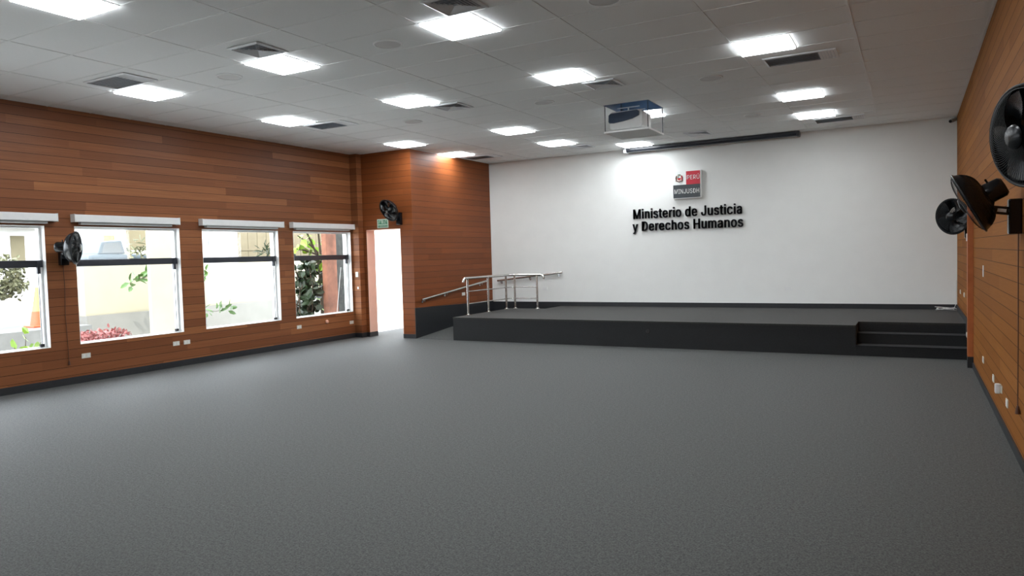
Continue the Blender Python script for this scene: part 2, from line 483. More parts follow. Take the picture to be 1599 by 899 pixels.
MB().box(PXs, XR - 0.014, YS - 0.006, YS + 0.03, 0.155, 0.160).build('step_nosing', 'base', st)
MB().box(PXs, XR - 0.014, 12.384, 12.42, 0.31, 0.315).build('step_nosing', 'base', st)
MB().lathe([(0.0001, 0), (0.035, 0), (0.035, 0.012), (0.02, 0.012), (0.02, 0.004), (0.0001, 0.004)], Matrix.Translation((-4.04, YS, 0.29)) @ Matrix.Rotation(math.pi / 2, 4, 'X'), 16).build('cable_port', 'rubber', st)

# ramp: rises along the side wall, turns on a landing, rises to the stage
rp = MB()
RZ = 0.21
rp.prism([(12.16, 0.0), (14.47, 0.0), (14.47, RZ), (12.16, 0.004)], 'x', XB + 0.014, SX)
rp.prism([(XB + 0.014, 0.0), (RX, 0.0), (RX, SZ - 0.002), (SX + 0.02, RZ), (XB + 0.014, RZ)], 'y', 14.47, YB - 0.014)
tag(rp.build('ramp', 'carpet'), 'grey carpeted access ramp rising beside the wooden wall to the stage', 'ramp')

# ------------------------------------------------------------------ railings
rl = thing('railing', 'brushed steel L-shaped railing standing on the left end of the stage', 'railing', (SX, 12.67, SZ))
PO = [(-8.15 + 0.1, 12.67), (-8.05, 13.53), (-8.05, 14.33), (-7.94, 14.41), (-7.38, 14.41)]
PO = [(-8.055, 12.60), (-8.055, 13.42), (-8.055, 14.22), (-7.93, 14.40), (-7.36, 14.40)]
for x, y in PO:
    p = MB().tube([(x, y, SZ), (x, y, 1.215)], 0.024, 14).build('post', 'steel', rl, smooth=True)
    MB().lathe([(0.055, 0), (0.055, 0.006), (0.03, 0.016), (0.026, 0.03)], Matrix.Translation((x, y, SZ)), 18).build('base_flange', 'steel', p, smooth=True)
def arc(c, a, b, n=6):
    """quarter arc through c from point a to b"""
    c = Vector(c); a = Vector(a); b = Vector(b)
    return [c + (a - c) * math.cos(t * math.pi / 2 / n) + (b - c) * math.sin(t * math.pi / 2 / n) for t in range(n + 1)]
x0 = -8.055; yr = 14.40; zt = 1.232
path = [(x0, 12.44, 1.15)] + arc((x0, 12.52, 1.15), (x0, 12.44, 1.15), (x0, 12.52, zt))[1:]
path += [(x0, 13.4, zt)] + arc((x0 + 0.14, yr - 0.14, zt), (x0, yr - 0.14, zt), (x0 + 0.14, yr, zt))
path += arc((-7.27, yr, zt - 0.08), (-7.27, yr, zt), (-7.19, yr, zt - 0.08)) + [(-7.19, yr, zt - 0.10)]
MB().tube(path, 0.027, 14).build('top_rail', 'steel', rl, smooth=True)
for z in (0.955, 0.70):
    q = [(x0, 12.60, z), (x0, 14.2, z)] + arc((x0 + 0.14, yr - 0.14, z), (x0, yr - 0.14, z), (x0 + 0.14, yr, z)) + [(-7.36, yr, z)]
    MB().tube(q, 0.011, 8).build('mid_rail', 'steel', rl, smooth=True)

def handrail(label, a, b, wall, ts):
    a = Vector(a); b = Vector(b)
    r = thing('handrail', label, 'handrail', tuple((a + b) / 2), 'handrails fixed to the walls along the ramp')
    MB().tube([a, b], 0.024, 14).build('rail', 'steel', r, smooth=True)
    for t in ts:
        p = a.lerp(b, t); q = p + Vector(wall)
        lo = Vector((0, 0, -0.055))
        k = MB().tube([p + Vector((0, 0, -0.02)), p + lo, q + lo], 0.009, 8)
        d = Vector(wall).normalized()
        k.tube([q + lo - d * 0.006, q + lo], 0.032, 16)
        k.build('bracket', 'chrome', r, smooth=True)
handrail('steel handrail sloping up the wooden side wall beside the ramp', (-9.0, 12.29, 0.80), (-9.0, 15.0, 1.09), (-0.068, 0, 0), (0.04, 0.35, 0.9))
handrail('steel handrail sloping up the white back wall above the ramp', (-8.88, 15.26, 1.07), (-7.13, 15.26, 1.25), (0, 0.066, 0), (0.05, 0.5, 0.93))

# ------------------------------------------------------------------ ceiling lights
def light(ci, rj, label, group='square light panels in the ceiling'):
    x = GX + 2 * U * ci; y = GY + U * rj
    r = thing('ceiling_light', label, 'ceiling light', (x + U / 2, y + U / 2, CZ), group)
    e = 0.012; a = 0.004
    f = MB(); z0, z1 = CZ - 0.003, CZ + 0.0038
    x0, x1, y0, y1 = x + a, x + U - a, y + a, y + U - a
    f.box(x0, x0 + e, y0, y1, z0, z1).box(x1 - e, x1, y0, y1, z0, z1).box(x0 + e, x1 - e, y0, y0 + e, z0, z1).box(x0 + e, x1 - e, y1 - e, y1, z0, z1)
    f.build('frame', 'white_paint', r)
    MB().box(x0 + e, x1 - e, y0 + e, y1 - e, CZ - 0.018, CZ + 0.0035).build('diffuser', 'led', r)  # dropped below the frame so its glowing sides throw halos on the ceiling
LT = [
 (2, -1, 'glowing square ceiling panel cut off by the top left of the picture'),
 (0, 3, 'glowing square ceiling panel closest to the left wall, beside the widest grille'),
 (2, 3, 'glowing square ceiling panel just behind a square air grille, second from the left wall'),
 (4, 3, 'large glowing square ceiling panel at the top middle of the picture'),
 (0, 7, 'glowing square ceiling panel by the left wall, above the third window'),
 (2, 7, 'glowing square ceiling panel between the middle of the left wall and the hall centre'),
 (4, 7, 'glowing square ceiling panel in front of the hanging projector, beside a square grille'),
 (6, 7, 'largest glowing square ceiling panel toward the right wall, beside a long grille'),
 (0, 12, 'glowing square ceiling panel just before the exit doorway corner'),
 (2, 12, 'glowing square ceiling panel left of the projector, the nearer of two'),
 (4, 12, 'glowing square ceiling panel seen through the projector hanger frame'),
 (6, 12, 'middle one of the three glowing ceiling panels toward the right wall'),
 (0, 15, 'glowing square ceiling panel tight against the wooden stage side wall'),
 (2, 15, 'glowing square ceiling panel left of the projector, the farther beside a small grille'),
 (3, 17, 'glowing square ceiling panel touching the left end of the screen housing'),
 (6, 15, 'farthest of the three glowing ceiling panels toward the right wall'),
]
for a in LT: light(*a)
for ci, rj in ((0, -1), (4, -1), (6, -1), (6, 3)):  # unseen panels added to light the hall; the last follows a visible glow
    light(ci, rj, 'glowing square ceiling panel added to light the near part of the hall, outside the picture', 'ceiling panels outside the picture')

# ------------------------------------------------------------------ ceiling air grilles
def slat(m, p, q, wdir, wid, z0, z1, th=0.0025):
    """thin tilted blade from p to q (2D), tilting sideways by wdir*wid from z0 (bottom) to z1 (top)"""
    p = Vector((p[0], p[1], 0)); q = Vector((q[0], q[1], 0)); wv = Vector((wdir[0], wdir[1], 0)) * wid; n = Vector((wdir[0], wdir[1], 0)) * th
    a = [p + Vector((0, 0, z0)), q + Vector((0, 0, z0)), q + wv + Vector((0, 0, z1)), p + wv + Vector((0, 0, z1))]
    b = [v + n for v in a]
    m.add(a + b, [(0, 1, 2, 3), (7, 6, 5, 4), (0, 4, 5, 1), (1, 5, 6, 2), (2, 6, 7, 3), (3, 7, 4, 0)])
def vent(x0, y0, x1, y1, label, brown=False):
    r = thing('ceiling_vent', label, 'vent', ((x0 + x1) / 2, (y0 + y1) / 2, CZ), 'air grilles in the ceiling')
    e = 0.028; zb = CZ - 0.016
    MB().box(x0 + e, x1 - e, y0 + e, y1 - e, CZ - 0.002, CZ - 0.0005).build('backing', 'vent_dark', r)
    f = MB()
    def fr(x0, x1, y0, y1, e, zo, zi):
        o = [(x0, y0), (x1, y0), (x1, y1), (x0, y1)]; i = [(x0 + e, y0 + e), (x1 - e, y0 + e), (x1 - e, y1 - e), (x0 + e, y1 - e)]
        vs = [(a, b, zo + 0.002) for a, b in o] + [(a, b, zi) for a, b in i] + [(a, b, zo + 0.002 + 0.0) for a, b in o] + [(a, b, CZ) for a, b in i]
        vs = [(a, b, CZ) for a, b in o] + [(a, b, zo) for a, b in o] + [(a, b, zi) for a, b in i] + [(a, b, CZ) for a, b in i]
        fs = []
        for k in range(4):
            l = (k + 1) % 4
            fs += [(k, l, 4 + l, 4 + k), (4 + k, 4 + l, 8 + l, 8 + k), (8 + k, 8 + l, 12 + l, 12 + k)]
        f.add(vs, fs)
    fr(x0, x1, y0, y1, e, CZ - 0.008, zb)
    f.build('frame', 'vent_white', r)
    s = MB()
    ix0, ix1, iy0, iy1 = x0 + e, x1 - e, y0 + e, y1 - e
    if (x1 - x0) < 0.6:
        n = 5; st_ = (min(ix1 - ix0, iy1 - iy0) / 2 - 0.03) / n
        for k in range(n):
            d = 0.012 + st_ * k
            a, b, c, dd = ix0 + d, ix1 - d, iy0 + d, iy1 - d
            slat(s, (a, c), (b, c), (0, 1), st_ * 0.8, zb, CZ - 0.003); slat(s, (a, dd), (b, dd), (0, -1), st_ * 0.8, zb, CZ - 0.003)
            slat(s, (a, c), (a, dd), (1, 0), st_ * 0.8, zb, CZ - 0.003); slat(s, (b, c), (b, dd), (-1, 0), st_ * 0.8, zb, CZ - 0.003)
    else:
        xm = ix1 - 0.17
        n = 9
        for k in range(n):
            y = iy0 + 0.012 + (iy1 - iy0 - 0.03) * k / (n - 1)
            slat(s, (ix0, y), (xm - 0.01, y), (0, 1), 0.034, zb, CZ - 0.006)
        for k in range(5):
            x = xm + 0.005 + 0.033 * k
            slat(s, (x, iy0), (x, iy1), (1, 0), 0.024, zb, CZ - 0.006)
    s.build('blades', 'vent_white', r)
vent(-8.85, 5.29, -8.05, 5.74, 'wide ceiling air grille closest to the left wall, before the nearest left panel')
vent(-6.31, 5.32, -5.87, 5.76, 'square ceiling air grille beside the second light panel from the left wall')
vent(-3.81, 5.32, -3.36, 5.77, 'square ceiling air grille cut off at the top middle of the picture')
vent(-8.86, 8.96, -8.06, 9.40, 'wide ceiling air grille by the left wall, above the fourth window')
vent(-6.28, 8.95, -5.80, 9.40, 'square ceiling air grille behind the panel midway along the hall, left of centre')
vent(-3.84, 8.97, -3.39, 9.42, 'square ceiling air grille with white rim just before the projector')
vent(-1.57, 9.13, -0.76, 9.57, 'long ceiling air grille beside the largest right-hand light panel')
vent(-8.95, 13.92, -8.12, 14.36, 'wide ceiling air grille at the wooden stage side wall')
vent(-6.31, 13.97, -5.88, 14.41, 'small ceiling air grille left of the projector, near the back wall')
vent(-3.85, 13.86, -3.39, 14.36, 'small brownish ceiling air grille behind the projector')
vent(-1.54, 13.92, -0.72, 14.38, 'long ceiling air grille beside the farthest right-hand light panel')

# ceiling loudspeakers
for x, y, t_ in ((-7.25, 6.13, 'between the two light panels nearest the left wall'), (-4.84, 6.16, 'left of the large panel at the top middle'), (-2.41, 6.19, 'cut off at the top edge right of the middle'),
                 (-7.24, 9.81, 'behind the grille midway along the left half'), (-4.79, 9.77, 'left of the projector'), (-2.32, 9.74, 'right of the projector, the nearer'), (-2.36, 12.84, 'right of the projector, the farther')):
    r = thing('ceiling_speaker', 'round flush ceiling loudspeaker ' + t_, 'speaker', (x, y, CZ), 'round loudspeakers in the ceiling')
    fl = Matrix.Translation((x, y, CZ)) @ Matrix.Rotation(math.pi, 4, 'X')
    MB().lathe([(0.155, -0.006), (0.155, 0.003), (0.15, 0.007), (0.138, 0.007), (0.135, 0.002), (0.135, -0.006)], fl, 40).build('rim', 'tbar', r, smooth=True)
    MB().lathe([(0.0005, -0.006), (0.134, -0.006), (0.134, 0.003), (0.0005, 0.006)], fl, 40).build('grille', 'speaker', r)

# projection screen housing
sh = thing('screen_housing', 'long dark housing of the rolled-up projection screen along the top of the back wall', 'screen housing', (-3.8, 15.15, CZ))
MB().prism([(15.06, CZ - 0.001), (15.06, CZ - 0.05), (15.09, CZ - 0.085), (15.15, CZ - 0.095), (15.20, CZ - 0.085), (15.225, CZ - 0.05), (15.225, CZ - 0.001)], 'x', -5.44, -1.97).build('case', 'dark_alu', sh)
MB().box(-5.50, -5.44, 15.05, 15.235, CZ - 0.1, CZ - 0.001).build('end_cap', 'vent_white', sh, bevel=0.01)
MB().box(-1.97, -1.91, 15.05, 15.235, CZ - 0.1, CZ - 0.001).build('end_cap', 'dark_alu', sh, bevel=0.01)

# ------------------------------------------------------------------ projector lift
pj = thing('projector_lift', 'hanging projector lift: square tray on four thin rods below a dark ceiling opening', 'projector mount', (-3.8, 10.92, CZ), None)
zp = 3.515
MB().box(PX0 + 0.01, PX1 - 0.01, PY0 + 0.01, PY1 - 0.01, zp, zp + 0.006).build('tray', 'ceiling', pj)
m = MB(); e = 0.02
m.box(PX0, PX1, PY0, PY0 + e, zp - 0.006, zp + 0.02).box(PX0, PX1, PY1 - e, PY1, zp - 0.006, zp + 0.02)
m.box(PX0, PX0 + e, PY0 + e, PY1 - e, zp - 0.006, zp + 0.02).box(PX1 - e, PX1, PY0 + e, PY1 - e, zp - 0.006, zp + 0.02)
m.build('tray_rim', 'white_paint', pj)
for x, y in ((PX0 + 0.018, PY0 + 0.018), (PX1 - 0.018, PY0 + 0.018), (PX0 + 0.018, PY1 - 0.018), (PX1 - 0.018, PY1 - 0.018)):
    MB().tube([(x, y, zp + 0.02), (x, y, CZ + 0.26)], 0.007, 8).build('rod', 'dark_alu', pj, smooth=True)
for y in (10.78, 11.05):
    MB().box(-4.02, -3.66, y - 0.012, y + 0.012, 3.905, 3.915).tube([(-3.84, y, 3.85), (-3.84, y, 3.905)], 0.012, 8).build('hanger', 'white_paint', pj)
pr = thing('projector', 'white projector with a dark blue-grey rear face resting on the hanging tray', 'projector', (-3.84, 10.9, zp))
m = MB()
def rbox(m, x0, x1, y0, y1, z0, z1, r, n=5):
    pts = []
    for cx, cy, a0 in ((x1 - r, z1 - r, 0), (x0 + r, z1 - r, 90), (x0 + r, z0 + r, 180), (x1 - r, z0 + r, 270)):
        for k in range(n + 1):
            a = math.radians(a0 + 90 * k / n); pts.append((cx + r * math.cos(a), cy + r * math.sin(a)))
    return m.prism(pts, 'y', y0, y1)
rbox(m, -4.12, -3.60, 10.70, 11.14, 3.575, 3.85, 0.05).build('body', 'white_plastic', pr, smooth=True, bevel=0.0)
m = MB()
pts = [(-4.13, 3.80), (-4.10, 3.825), (-3.67, 3.84), (-3.64, 3.82), (-3.645, 3.755), (-3.75, 3.715), (-3.9, 3.69), (-4.05, 3.675), (-4.12, 3.68), (-4.135, 3.70)]
m.prism(pts, 'y', 10.675, 10.70).build('rear_panel', 'navy_dark', pr, bevel=0.004)
MB().lathe([(0.05, 0), (0.05, 0.03), (0.04, 0.03), (0.04, 0.01), (0.001, 0.01)], Matrix.Translation((-3.84, 11.14, 3.72)) @ Matrix.Rotation(-math.pi / 2, 4, 'X'), 24).build('lens', 'rubber', pr, smooth=True)
for x, y in ((-4.05, 10.78), (-3.67, 10.78), (-4.05, 11.06), (-3.67, 11.06)):
    MB().tube([(x, y, zp + 0.006), (x, y, 3.578)], 0.014, 10).build('foot', 'rubber', pr, smooth=True)

# ------------------------------------------------------------------ wall writing and emblem
GLYPHS = {"A":[480,[[[39,0,16,0,78,170],[140,339,201,509,226,509],[251,509,276,509,338,339],[401,170,463,0,440,0],[418,0,395,0,359,101],[323,202,287,302,281,321],[273,344,264,372,255,400],[245,435,232,478,236,478],[241,478,245,478,233,435],[222,399,213,371,204,343],[196,320,191,302,155,202],[120,101,85,0,62,0]],[[197,142,110,142,110,161],[110,180,110,199,197,199],[283,199,370,199,370,180],[370,161,370,142,283,142]]]],
"C":[510,[[[293,-7,267,-7,223,-7],[184,4,150,25,116,46],[89,76,70,115,50,154],[40,201,40,254,40,308],[50,354,70,393,89,432],[116,462,150,484,184,505],[223,516,267,516,293,516],[317,512,340,504,363,497],[384,486,402,471,420,457],[436,439,448,418,460,398],[468,374,473,348,451,348],[430,348,408,348,404,366],[398,381,389,395,381,408],[370,419,357,428,345,438],[331,444,315,449,300,454],[284,456,267,456,236,456],[208,448,184,432,159,417],[139,394,125,364,111,334],[103,297,103,254,103,211],[111,175,125,145,140,115],[159,92,184,76,209,61],[236,53,267,53,284,53],[300,55,315,60,331,65],[345,71,357,81,370,90],[381,101,389,114,398,128],[404,143,408,160,430,160],[451,160,473,160,469,135],[460,111,448,91,436,70],[421,52,402,38,384,23],[363,12,341,5,318,-3]]]],
"D":[502,[[[271,0,219,0,178,0],[137,0,96,0,96,19],[96,38,96,57,136,57],[175,57,215,57,256,57],[291,65,318,81,345,97],[366,119,379,149,392,179],[399,214,399,255,399,296],[392,331,379,361,366,390],[346,412,320,428,293,444],[260,452,221,452,178,452],[136,452,93,452,93,471],[93,490,93,509,137,509],[181,509,225,509,275,509],[317,499,353,478,388,458],[415,429,433,391,452,353],[462,308,462,255,462,202],[452,157,433,119,414,81],[387,51,351,31,314,10]],[[103,509,125,509,125,339],[125,170,125,0,103,0],[82,0,60,0,60,170],[60,339,60,509,82,509]]]],
"E":[419,[[[165,0,60,0,60,170],[60,339,60,509,164,509],[268,509,372,509,372,490],[372,471,372,452,290,452],[207,452,125,452,125,396],[125,341,125,286,202,286],[278,286,355,286,355,267],[355,248,355,229,278,229],[202,229,125,229,125,172],[125,114,125,57,208,57],[292,57,375,57,375,38],[375,19,375,0,270,0]]]],
"G":[520,[[[309,-7,269,-7,223,-7],[184,4,149,25,115,46],[88,77,69,116,50,155],[40,201,40,254,40,308],[50,354,69,393,88,432],[115,462,149,484,183,505],[221,516,265,516,292,516],[317,512,340,504,364,496],[385,484,403,469,422,454],[437,437,449,416,461,396],[470,373,474,349,452,349],[430,349,408,349,403,365],[396,380,387,393,379,406],[368,417,356,427,344,436],[330,444,315,448,300,453],[283,456,265,456,235,456],[208,448,183,432,159,417],[139,394,125,364,111,334],[103,297,103,254,103,211],[111,175,125,145,140,115],[159,92,184,76,209,61],[237,53,269,53,297,53],[323,59,345,71,367,83],[384,101,396,123,409,146],[415,172,415,202,421,201],[428,200,434,199,384,199],[333,199,283,199,283,218],[283,237,283,256,348,256],[413,256,478,256,478,237],[478,219,478,200,478,158],[469,122,451,91,433,60],[408,36,377,19,345,2]]]],
"H":[517,[[[82,0,60,0,60,170],[60,339,60,509,82,509],[103,509,125,509,125,435],[125,362,125,289,214,289],[303,289,392,289,392,362],[392,435,392,509,414,509],[435,509,457,509,457,339],[457,170,457,0,435,0],[414,0,392,0,392,77],[392,155,392,232,303,232],[214,232,125,232,125,155],[125,77,125,0,103,0]]]],
"I":[300,[[[111,0,31,0,31,19],[31,38,31,57,60,57],[89,57,118,57,118,189],[118,320,118,452,89,452],[60,452,31,452,31,471],[31,490,31,509,111,509],[190,509,269,509,269,490],[269,471,269,452,240,452],[212,452,183,452,183,320],[183,189,183,57,212,57],[240,57,269,57,269,38],[269,19,269,0,190,0]]]],
"J":[396,[[[230,-7,185,-7,140,-7],[104,6,75,33,47,59],[33,97,33,145,33,155],[33,164,33,173,55,173],[76,173,98,173,98,164],[98,155,98,145,98,114],[106,91,122,74,137,58],[159,50,185,50,211,50],[232,58,248,74,264,91],[272,114,272,145,272,267],[272,388,272,509,293,509],[315,509,336,509,336,388],[336,267,336,145,336,97],[322,59,294,33,266,6]]]],
"L":[393,[[[160,0,60,0,60,170],[60,339,60,509,82,509],[103,509,125,509,125,358],[125,208,125,57,203,57],[282,57,361,57,361,38],[361,19,361,0,261,0]]]],
"M":[628,[[[81,0,60,0,60,170],[60,339,60,509,91,509],[121,509,152,509,193,402],[235,294,277,187,280,180],[284,170,287,159,291,148],[295,136,299,123,303,110],[307,97,311,84,315,71],[319,59,322,49,317,49],[312,49,307,49,310,59],[314,70,318,83,322,95],[326,108,330,121,334,134],[338,147,342,158,346,170],[349,179,352,187,394,294],[435,402,476,509,507,509],[537,509,568,509,568,339],[568,170,568,0,547,0],[525,0,504,0,504,97],[504,194,504,291,504,302],[504,314,504,327,505,340],[505,354,505,369,505,383],[506,398,506,413,506,428],[507,443,507,457,509,457],[511,457,513,457,508,441],[503,426,498,409,492,393],[487,378,482,363,477,348],[472,334,467,322,463,309],[459,299,456,291,418,194],[380,97,342,0,323,0],[305,0,286,0,248,97],[209,194,170,291,167,299],[163,309,159,321,155,333],[150,346,145,361,140,376],[135,391,129,408,124,424],[118,441,112,457,114,457],[117,457,119,457,119,444],[120,431,120,416,120,401],[121,387,121,372,121,357],[121,342,122,328,122,315],[122,302,122,291,122,194],[122,97,122,0,101,0]]]],
"N":[523,[[[82,0,60,0,60,170],[60,339,60,509,85,509],[111,509,136,509,205,400],[274,291,343,183,349,174],[355,164,363,151,370,138],[379,123,388,107,396,90],[405,73,414,55,411,55],[408,54,405,54,403,72],[401,90,401,108,400,126],[399,142,399,157,399,172],[399,185,399,195,399,300],[399,404,399,509,420,509],[442,509,463,509,463,339],[463,170,463,0,438,0],[412,0,387,0,325,97],[264,193,202,290,194,303],[186,316,177,331,169,345],[159,362,148,381,137,400],[123,424,108,452,111,453],[115,453,119,454,120,428],[121,405,122,384,123,362],[124,344,124,328,125,312],[125,300,125,291,125,194],[125,97,125,0,103,0]]]],
"P":[445,[[[82,0,60,0,60,170],[60,339,60,509,118,509],[177,509,235,509,274,509],[307,502,332,487,358,473],[377,454,390,430,402,405],[409,378,409,348,409,317],[402,290,390,265,377,241],[358,222,332,207,307,193],[274,186,235,186,193,186],[151,186,109,186,109,205],[109,224,109,242,150,242],[191,242,233,242,259,242],[281,247,297,256,313,265],[325,278,333,294,341,310],[344,328,344,348,344,368],[341,386,333,402,325,417],[313,430,297,439,280,448],[259,452,232,452,196,452],[160,452,125,452,125,301],[125,151,125,0,103,0]]]],
"R":[449,[[[82,0,60,0,60,170],[60,339,60,509,119,509],[177,509,236,509,275,509],[307,502,333,489,359,475],[378,457,390,433,403,410],[409,382,409,352,409,321],[403,295,390,271,378,248],[359,230,333,217,307,204],[275,198,236,198,189,198],[143,198,96,198,96,217],[96,236,96,255,142,255],[188,255,234,255,260,255],[281,259,298,267,314,275],[326,286,334,300,341,315],[345,332,345,352,345,372],[341,390,334,405,326,420],[314,431,298,440,281,448],[259,452,233,452,197,452],[161,452,125,452,125,301],[125,151,125,0,103,0]],[[378,0,353,0,312,76],[271,153,230,229,254,229],[279,229,303,229,344,153],[386,76,428,0,403,0]]]],
"S":[447,[[[263,-9,224,-9,187,-9],[155,-3,128,9,100,21],[79,38,64,60,49,82],[40,107,38,137,60,137],[82,137,104,137,106,117],[112,101,123,88,134,75],[149,65,166,59,184,52],[203,49,224,49,247,49],[268,53,286,60,304,68],[319,78,329,92,340,105],[346,121,346,139,346,155],[341,169,332,179,323,189],[311,198,296,205,281,211],[264,217,245,222,224,228],[204,234,184,239,142,251],[109,268,86,289,63,311],[52,339,52,372,52,401],[60,426,75,448,90,469],[111,486,138,498,164,510],[194,516,227,516,261,516],[290,510,316,498,342,486],[362,469,377,449,392,428],[400,404,401,378,380,378],[358,378,337,378,335,403],[323,423,302,437,281,451],[256,459,225,459,203,459],[184,455,167,448,151,441],[138,431,129,418,120,406],[115,391,115,376,115,358],[120,344,131,334,142,323],[154,314,169,308,184,302],[199,297,212,293,230,289],[247,284,264,279,279,275],[295,270,312,264,328,257],[344,248,359,238,373,227],[385,214,395,198,404,181],[408,162,408,139,408,111],[401,86,386,64,372,41],[351,24,323,11,296,-2]]]],
"U":[517,[[[299,-8,259,-8,219,-8],[184,0,154,15,124,31],[101,53,85,80,68,107],[60,138,60,173,60,285],[60,397,60,509,81,509],[103,509,124,509,124,399],[124,288,124,178,124,154],[130,132,141,113,152,94],[167,79,187,68,207,57],[231,52,259,52,287,52],[311,57,331,68,351,79],[366,94,377,113,387,132],[393,154,393,178,393,288],[393,399,393,509,414,509],[436,509,457,509,457,397],[457,285,457,173,457,138],[449,107,433,80,416,53],[393,31,363,15,334,0]]]],
"a":[389,[[[182,-9,160,-9,136,-9],[114,-4,94,5,75,14],[59,27,48,45,36,62],[30,83,30,108,30,130],[35,147,43,161,52,175],[63,185,78,193,92,201],[108,207,125,211,143,215],[160,218,178,220,201,223],[219,225,234,227,248,228],[258,231,265,235,272,239],[276,245,276,255,276,255],[276,256,276,257,276,272],[273,286,267,297,261,308],[252,316,240,322,228,328],[213,331,196,331,178,331],[162,328,149,322,136,317],[126,309,118,301,110,292],[104,283,100,274,80,280],[61,285,41,291,50,314],[62,332,79,346,95,360],[113,369,133,375,153,381],[173,384,194,384,208,384],[223,383,239,379,255,376],[271,370,286,360,301,351],[313,338,322,320,332,303],[337,280,337,251,337,168],[337,84,337,0,317,0],[297,0,277,0,277,17],[277,35,277,52,275,52],[274,52,272,52,268,43],[261,34,252,25,243,15],[230,7,215,1,200,-5]],[[155,45,170,45,193,45],[212,50,228,59,243,68],[255,79,263,93,271,107],[276,122,276,138,276,155],[276,173,276,190,273,187],[268,184,259,182,251,180],[242,178,231,176,221,174],[210,172,200,171,190,170],[182,169,175,168,161,166],[147,163,134,159,121,154],[111,148,103,139,96,131],[92,119,92,105,92,92],[95,81,102,72,109,63],[118,57,130,52,142,48]]]],
"c":[396,[[[226,-8,207,-8,173,-8],[143,0,117,16,91,33],[71,56,56,85,41,114],[34,149,34,187,34,227],[41,262,56,291,71,321],[91,343,117,360,143,376],[173,384,207,384,226,384],[243,382,260,377,276,372],[292,365,305,356,319,347],[330,335,340,322,350,309],[357,294,362,277,342,272],[322,267,303,262,300,272],[296,281,290,289,285,297],[278,305,270,311,262,317],[253,322,242,325,232,328],[220,330,207,330,182,330],[161,323,145,310,129,297],[116,280,108,258,100,237],[96,213,96,187,96,162],[100,139,108,117,116,96],[129,79,145,66,161,53],[182,46,207,46,220,46],[232,48,243,52,253,55],[263,60,271,66,279,72],[286,80,292,89,297,97],[301,107,304,117,324,112],[343,107,363,102,358,85],[351,70,341,56,332,43],[320,31,306,21,293,12],[277,4,261,-1,244,-6]]]],
"d":[424,[[[219,-8,195,-8,164,-8],[136,0,111,16,87,32],[68,55,55,84,41,114],[34,149,34,189,34,229],[41,263,55,293,69,322],[88,345,112,361,136,376],[164,384,196,384,219,384],[238,381,253,373,268,365],[279,356,287,346,296,336],[302,327,306,319,308,319],[309,319,311,319,311,382],[311,446,311,509,331,509],[351,509,372,509,372,339],[372,170,372,0,352,0],[332,0,313,0,313,20],[313,39,313,59,311,59],[309,59,307,59,302,51],[295,42,287,31,278,21],[267,12,252,4,238,-4]],[[181,47,205,47,227,47],[247,53,263,65,279,77],[291,94,299,115,308,136],[312,161,312,189,312,217],[308,242,300,263,292,284],[279,300,263,312,247,324],[228,330,205,330,181,330],[161,324,145,311,129,299],[116,282,108,261,100,240],[96,216,96,189,96,162],[100,138,109,117,117,95],[129,78,145,66,161,53]]]],
"e":[404,[[[238,-8,212,-8,175,-8],[143,0,117,16,90,33],[70,56,56,85,41,114],[34,148,34,187,34,226],[41,260,55,290,69,319],[89,343,115,359,141,376],[171,384,205,384,226,384],[246,381,266,374,285,367],[303,356,319,341,335,326],[348,306,357,282,366,258],[371,228,371,194,371,186],[371,178,371,169,272,169],[174,169,75,169,75,187],[75,204,75,221,163,221],[250,221,338,221,329,215],[319,208,310,202,310,227],[306,249,298,269,290,288],[278,303,263,314,247,325],[228,330,205,330,182,330],[163,325,146,313,130,302],[118,288,109,270,100,251],[96,232,96,211,96,200],[96,189,96,178,96,150],[101,126,110,106,120,87],[134,72,151,61,168,51],[189,46,212,46,228,46],[241,48,254,53,266,57],[277,64,285,73,294,82],[301,93,306,105,325,101],[345,96,365,91,359,71],[349,54,335,39,321,24],[303,13,283,4,262,-4]]]],
"h":[410,[[[114,249,114,227,114,151],[114,76,114,0,93,0],[73,0,53,0,53,170],[53,339,53,509,73,509],[93,509,114,509,114,435],[114,361,114,287,110,287],[106,287,102,287,114,322],[131,347,152,362,174,377],[199,384,227,384,253,384],[276,379,295,369,315,358],[330,342,341,321,352,299],[357,273,357,240,357,160],[357,80,357,0,337,0],[316,0,296,0,296,78],[296,157,296,235,296,265],[288,288,273,304,258,321],[237,329,210,329,192,329],[175,325,161,317,146,309],[135,298,126,283,118,267]]]],
"i":[167,[[[73,0,53,0,53,126],[53,253,53,379,73,379],[93,379,114,379,114,253],[114,126,114,0,93,0]],[[95,443,84,443,72,443],[62,447,54,455,45,462],[41,472,41,483,41,494],[45,504,54,512,62,520],[72,524,84,524,95,524],[106,520,114,512,122,504],[126,494,126,483,126,472],[122,462,114,455,106,447]]]],
"m":[610,[[[73,0,53,0,53,126],[53,253,53,379,72,379],[92,379,112,379,112,351],[112,323,112,295,111,295],[109,295,108,295,113,316],[121,332,132,346,144,359],[157,369,172,376,187,383],[203,386,219,386,247,386],[270,378,287,361,305,344],[316,322,321,295,318,295],[315,295,312,295,317,313],[325,329,337,343,349,357],[364,367,381,375,398,382],[416,386,437,386,459,386],[479,381,497,372,515,362],[530,348,541,328,551,309],[557,285,557,255,557,170],[557,85,557,0,536,0],[516,0,496,0,496,85],[496,169,496,254,496,281],[488,301,473,313,457,325],[439,330,419,330,402,330],[387,327,374,320,362,313],[352,303,345,290,339,278],[335,263,335,247,335,165],[335,82,335,0,315,0],[295,0,274,0,274,87],[274,173,274,260,274,281],[267,298,253,311,239,324],[221,330,199,330,185,330],[171,327,158,320,144,313],[134,303,126,289,118,276],[114,258,114,238,114,159],[114,79,114,0,93,0]]]],
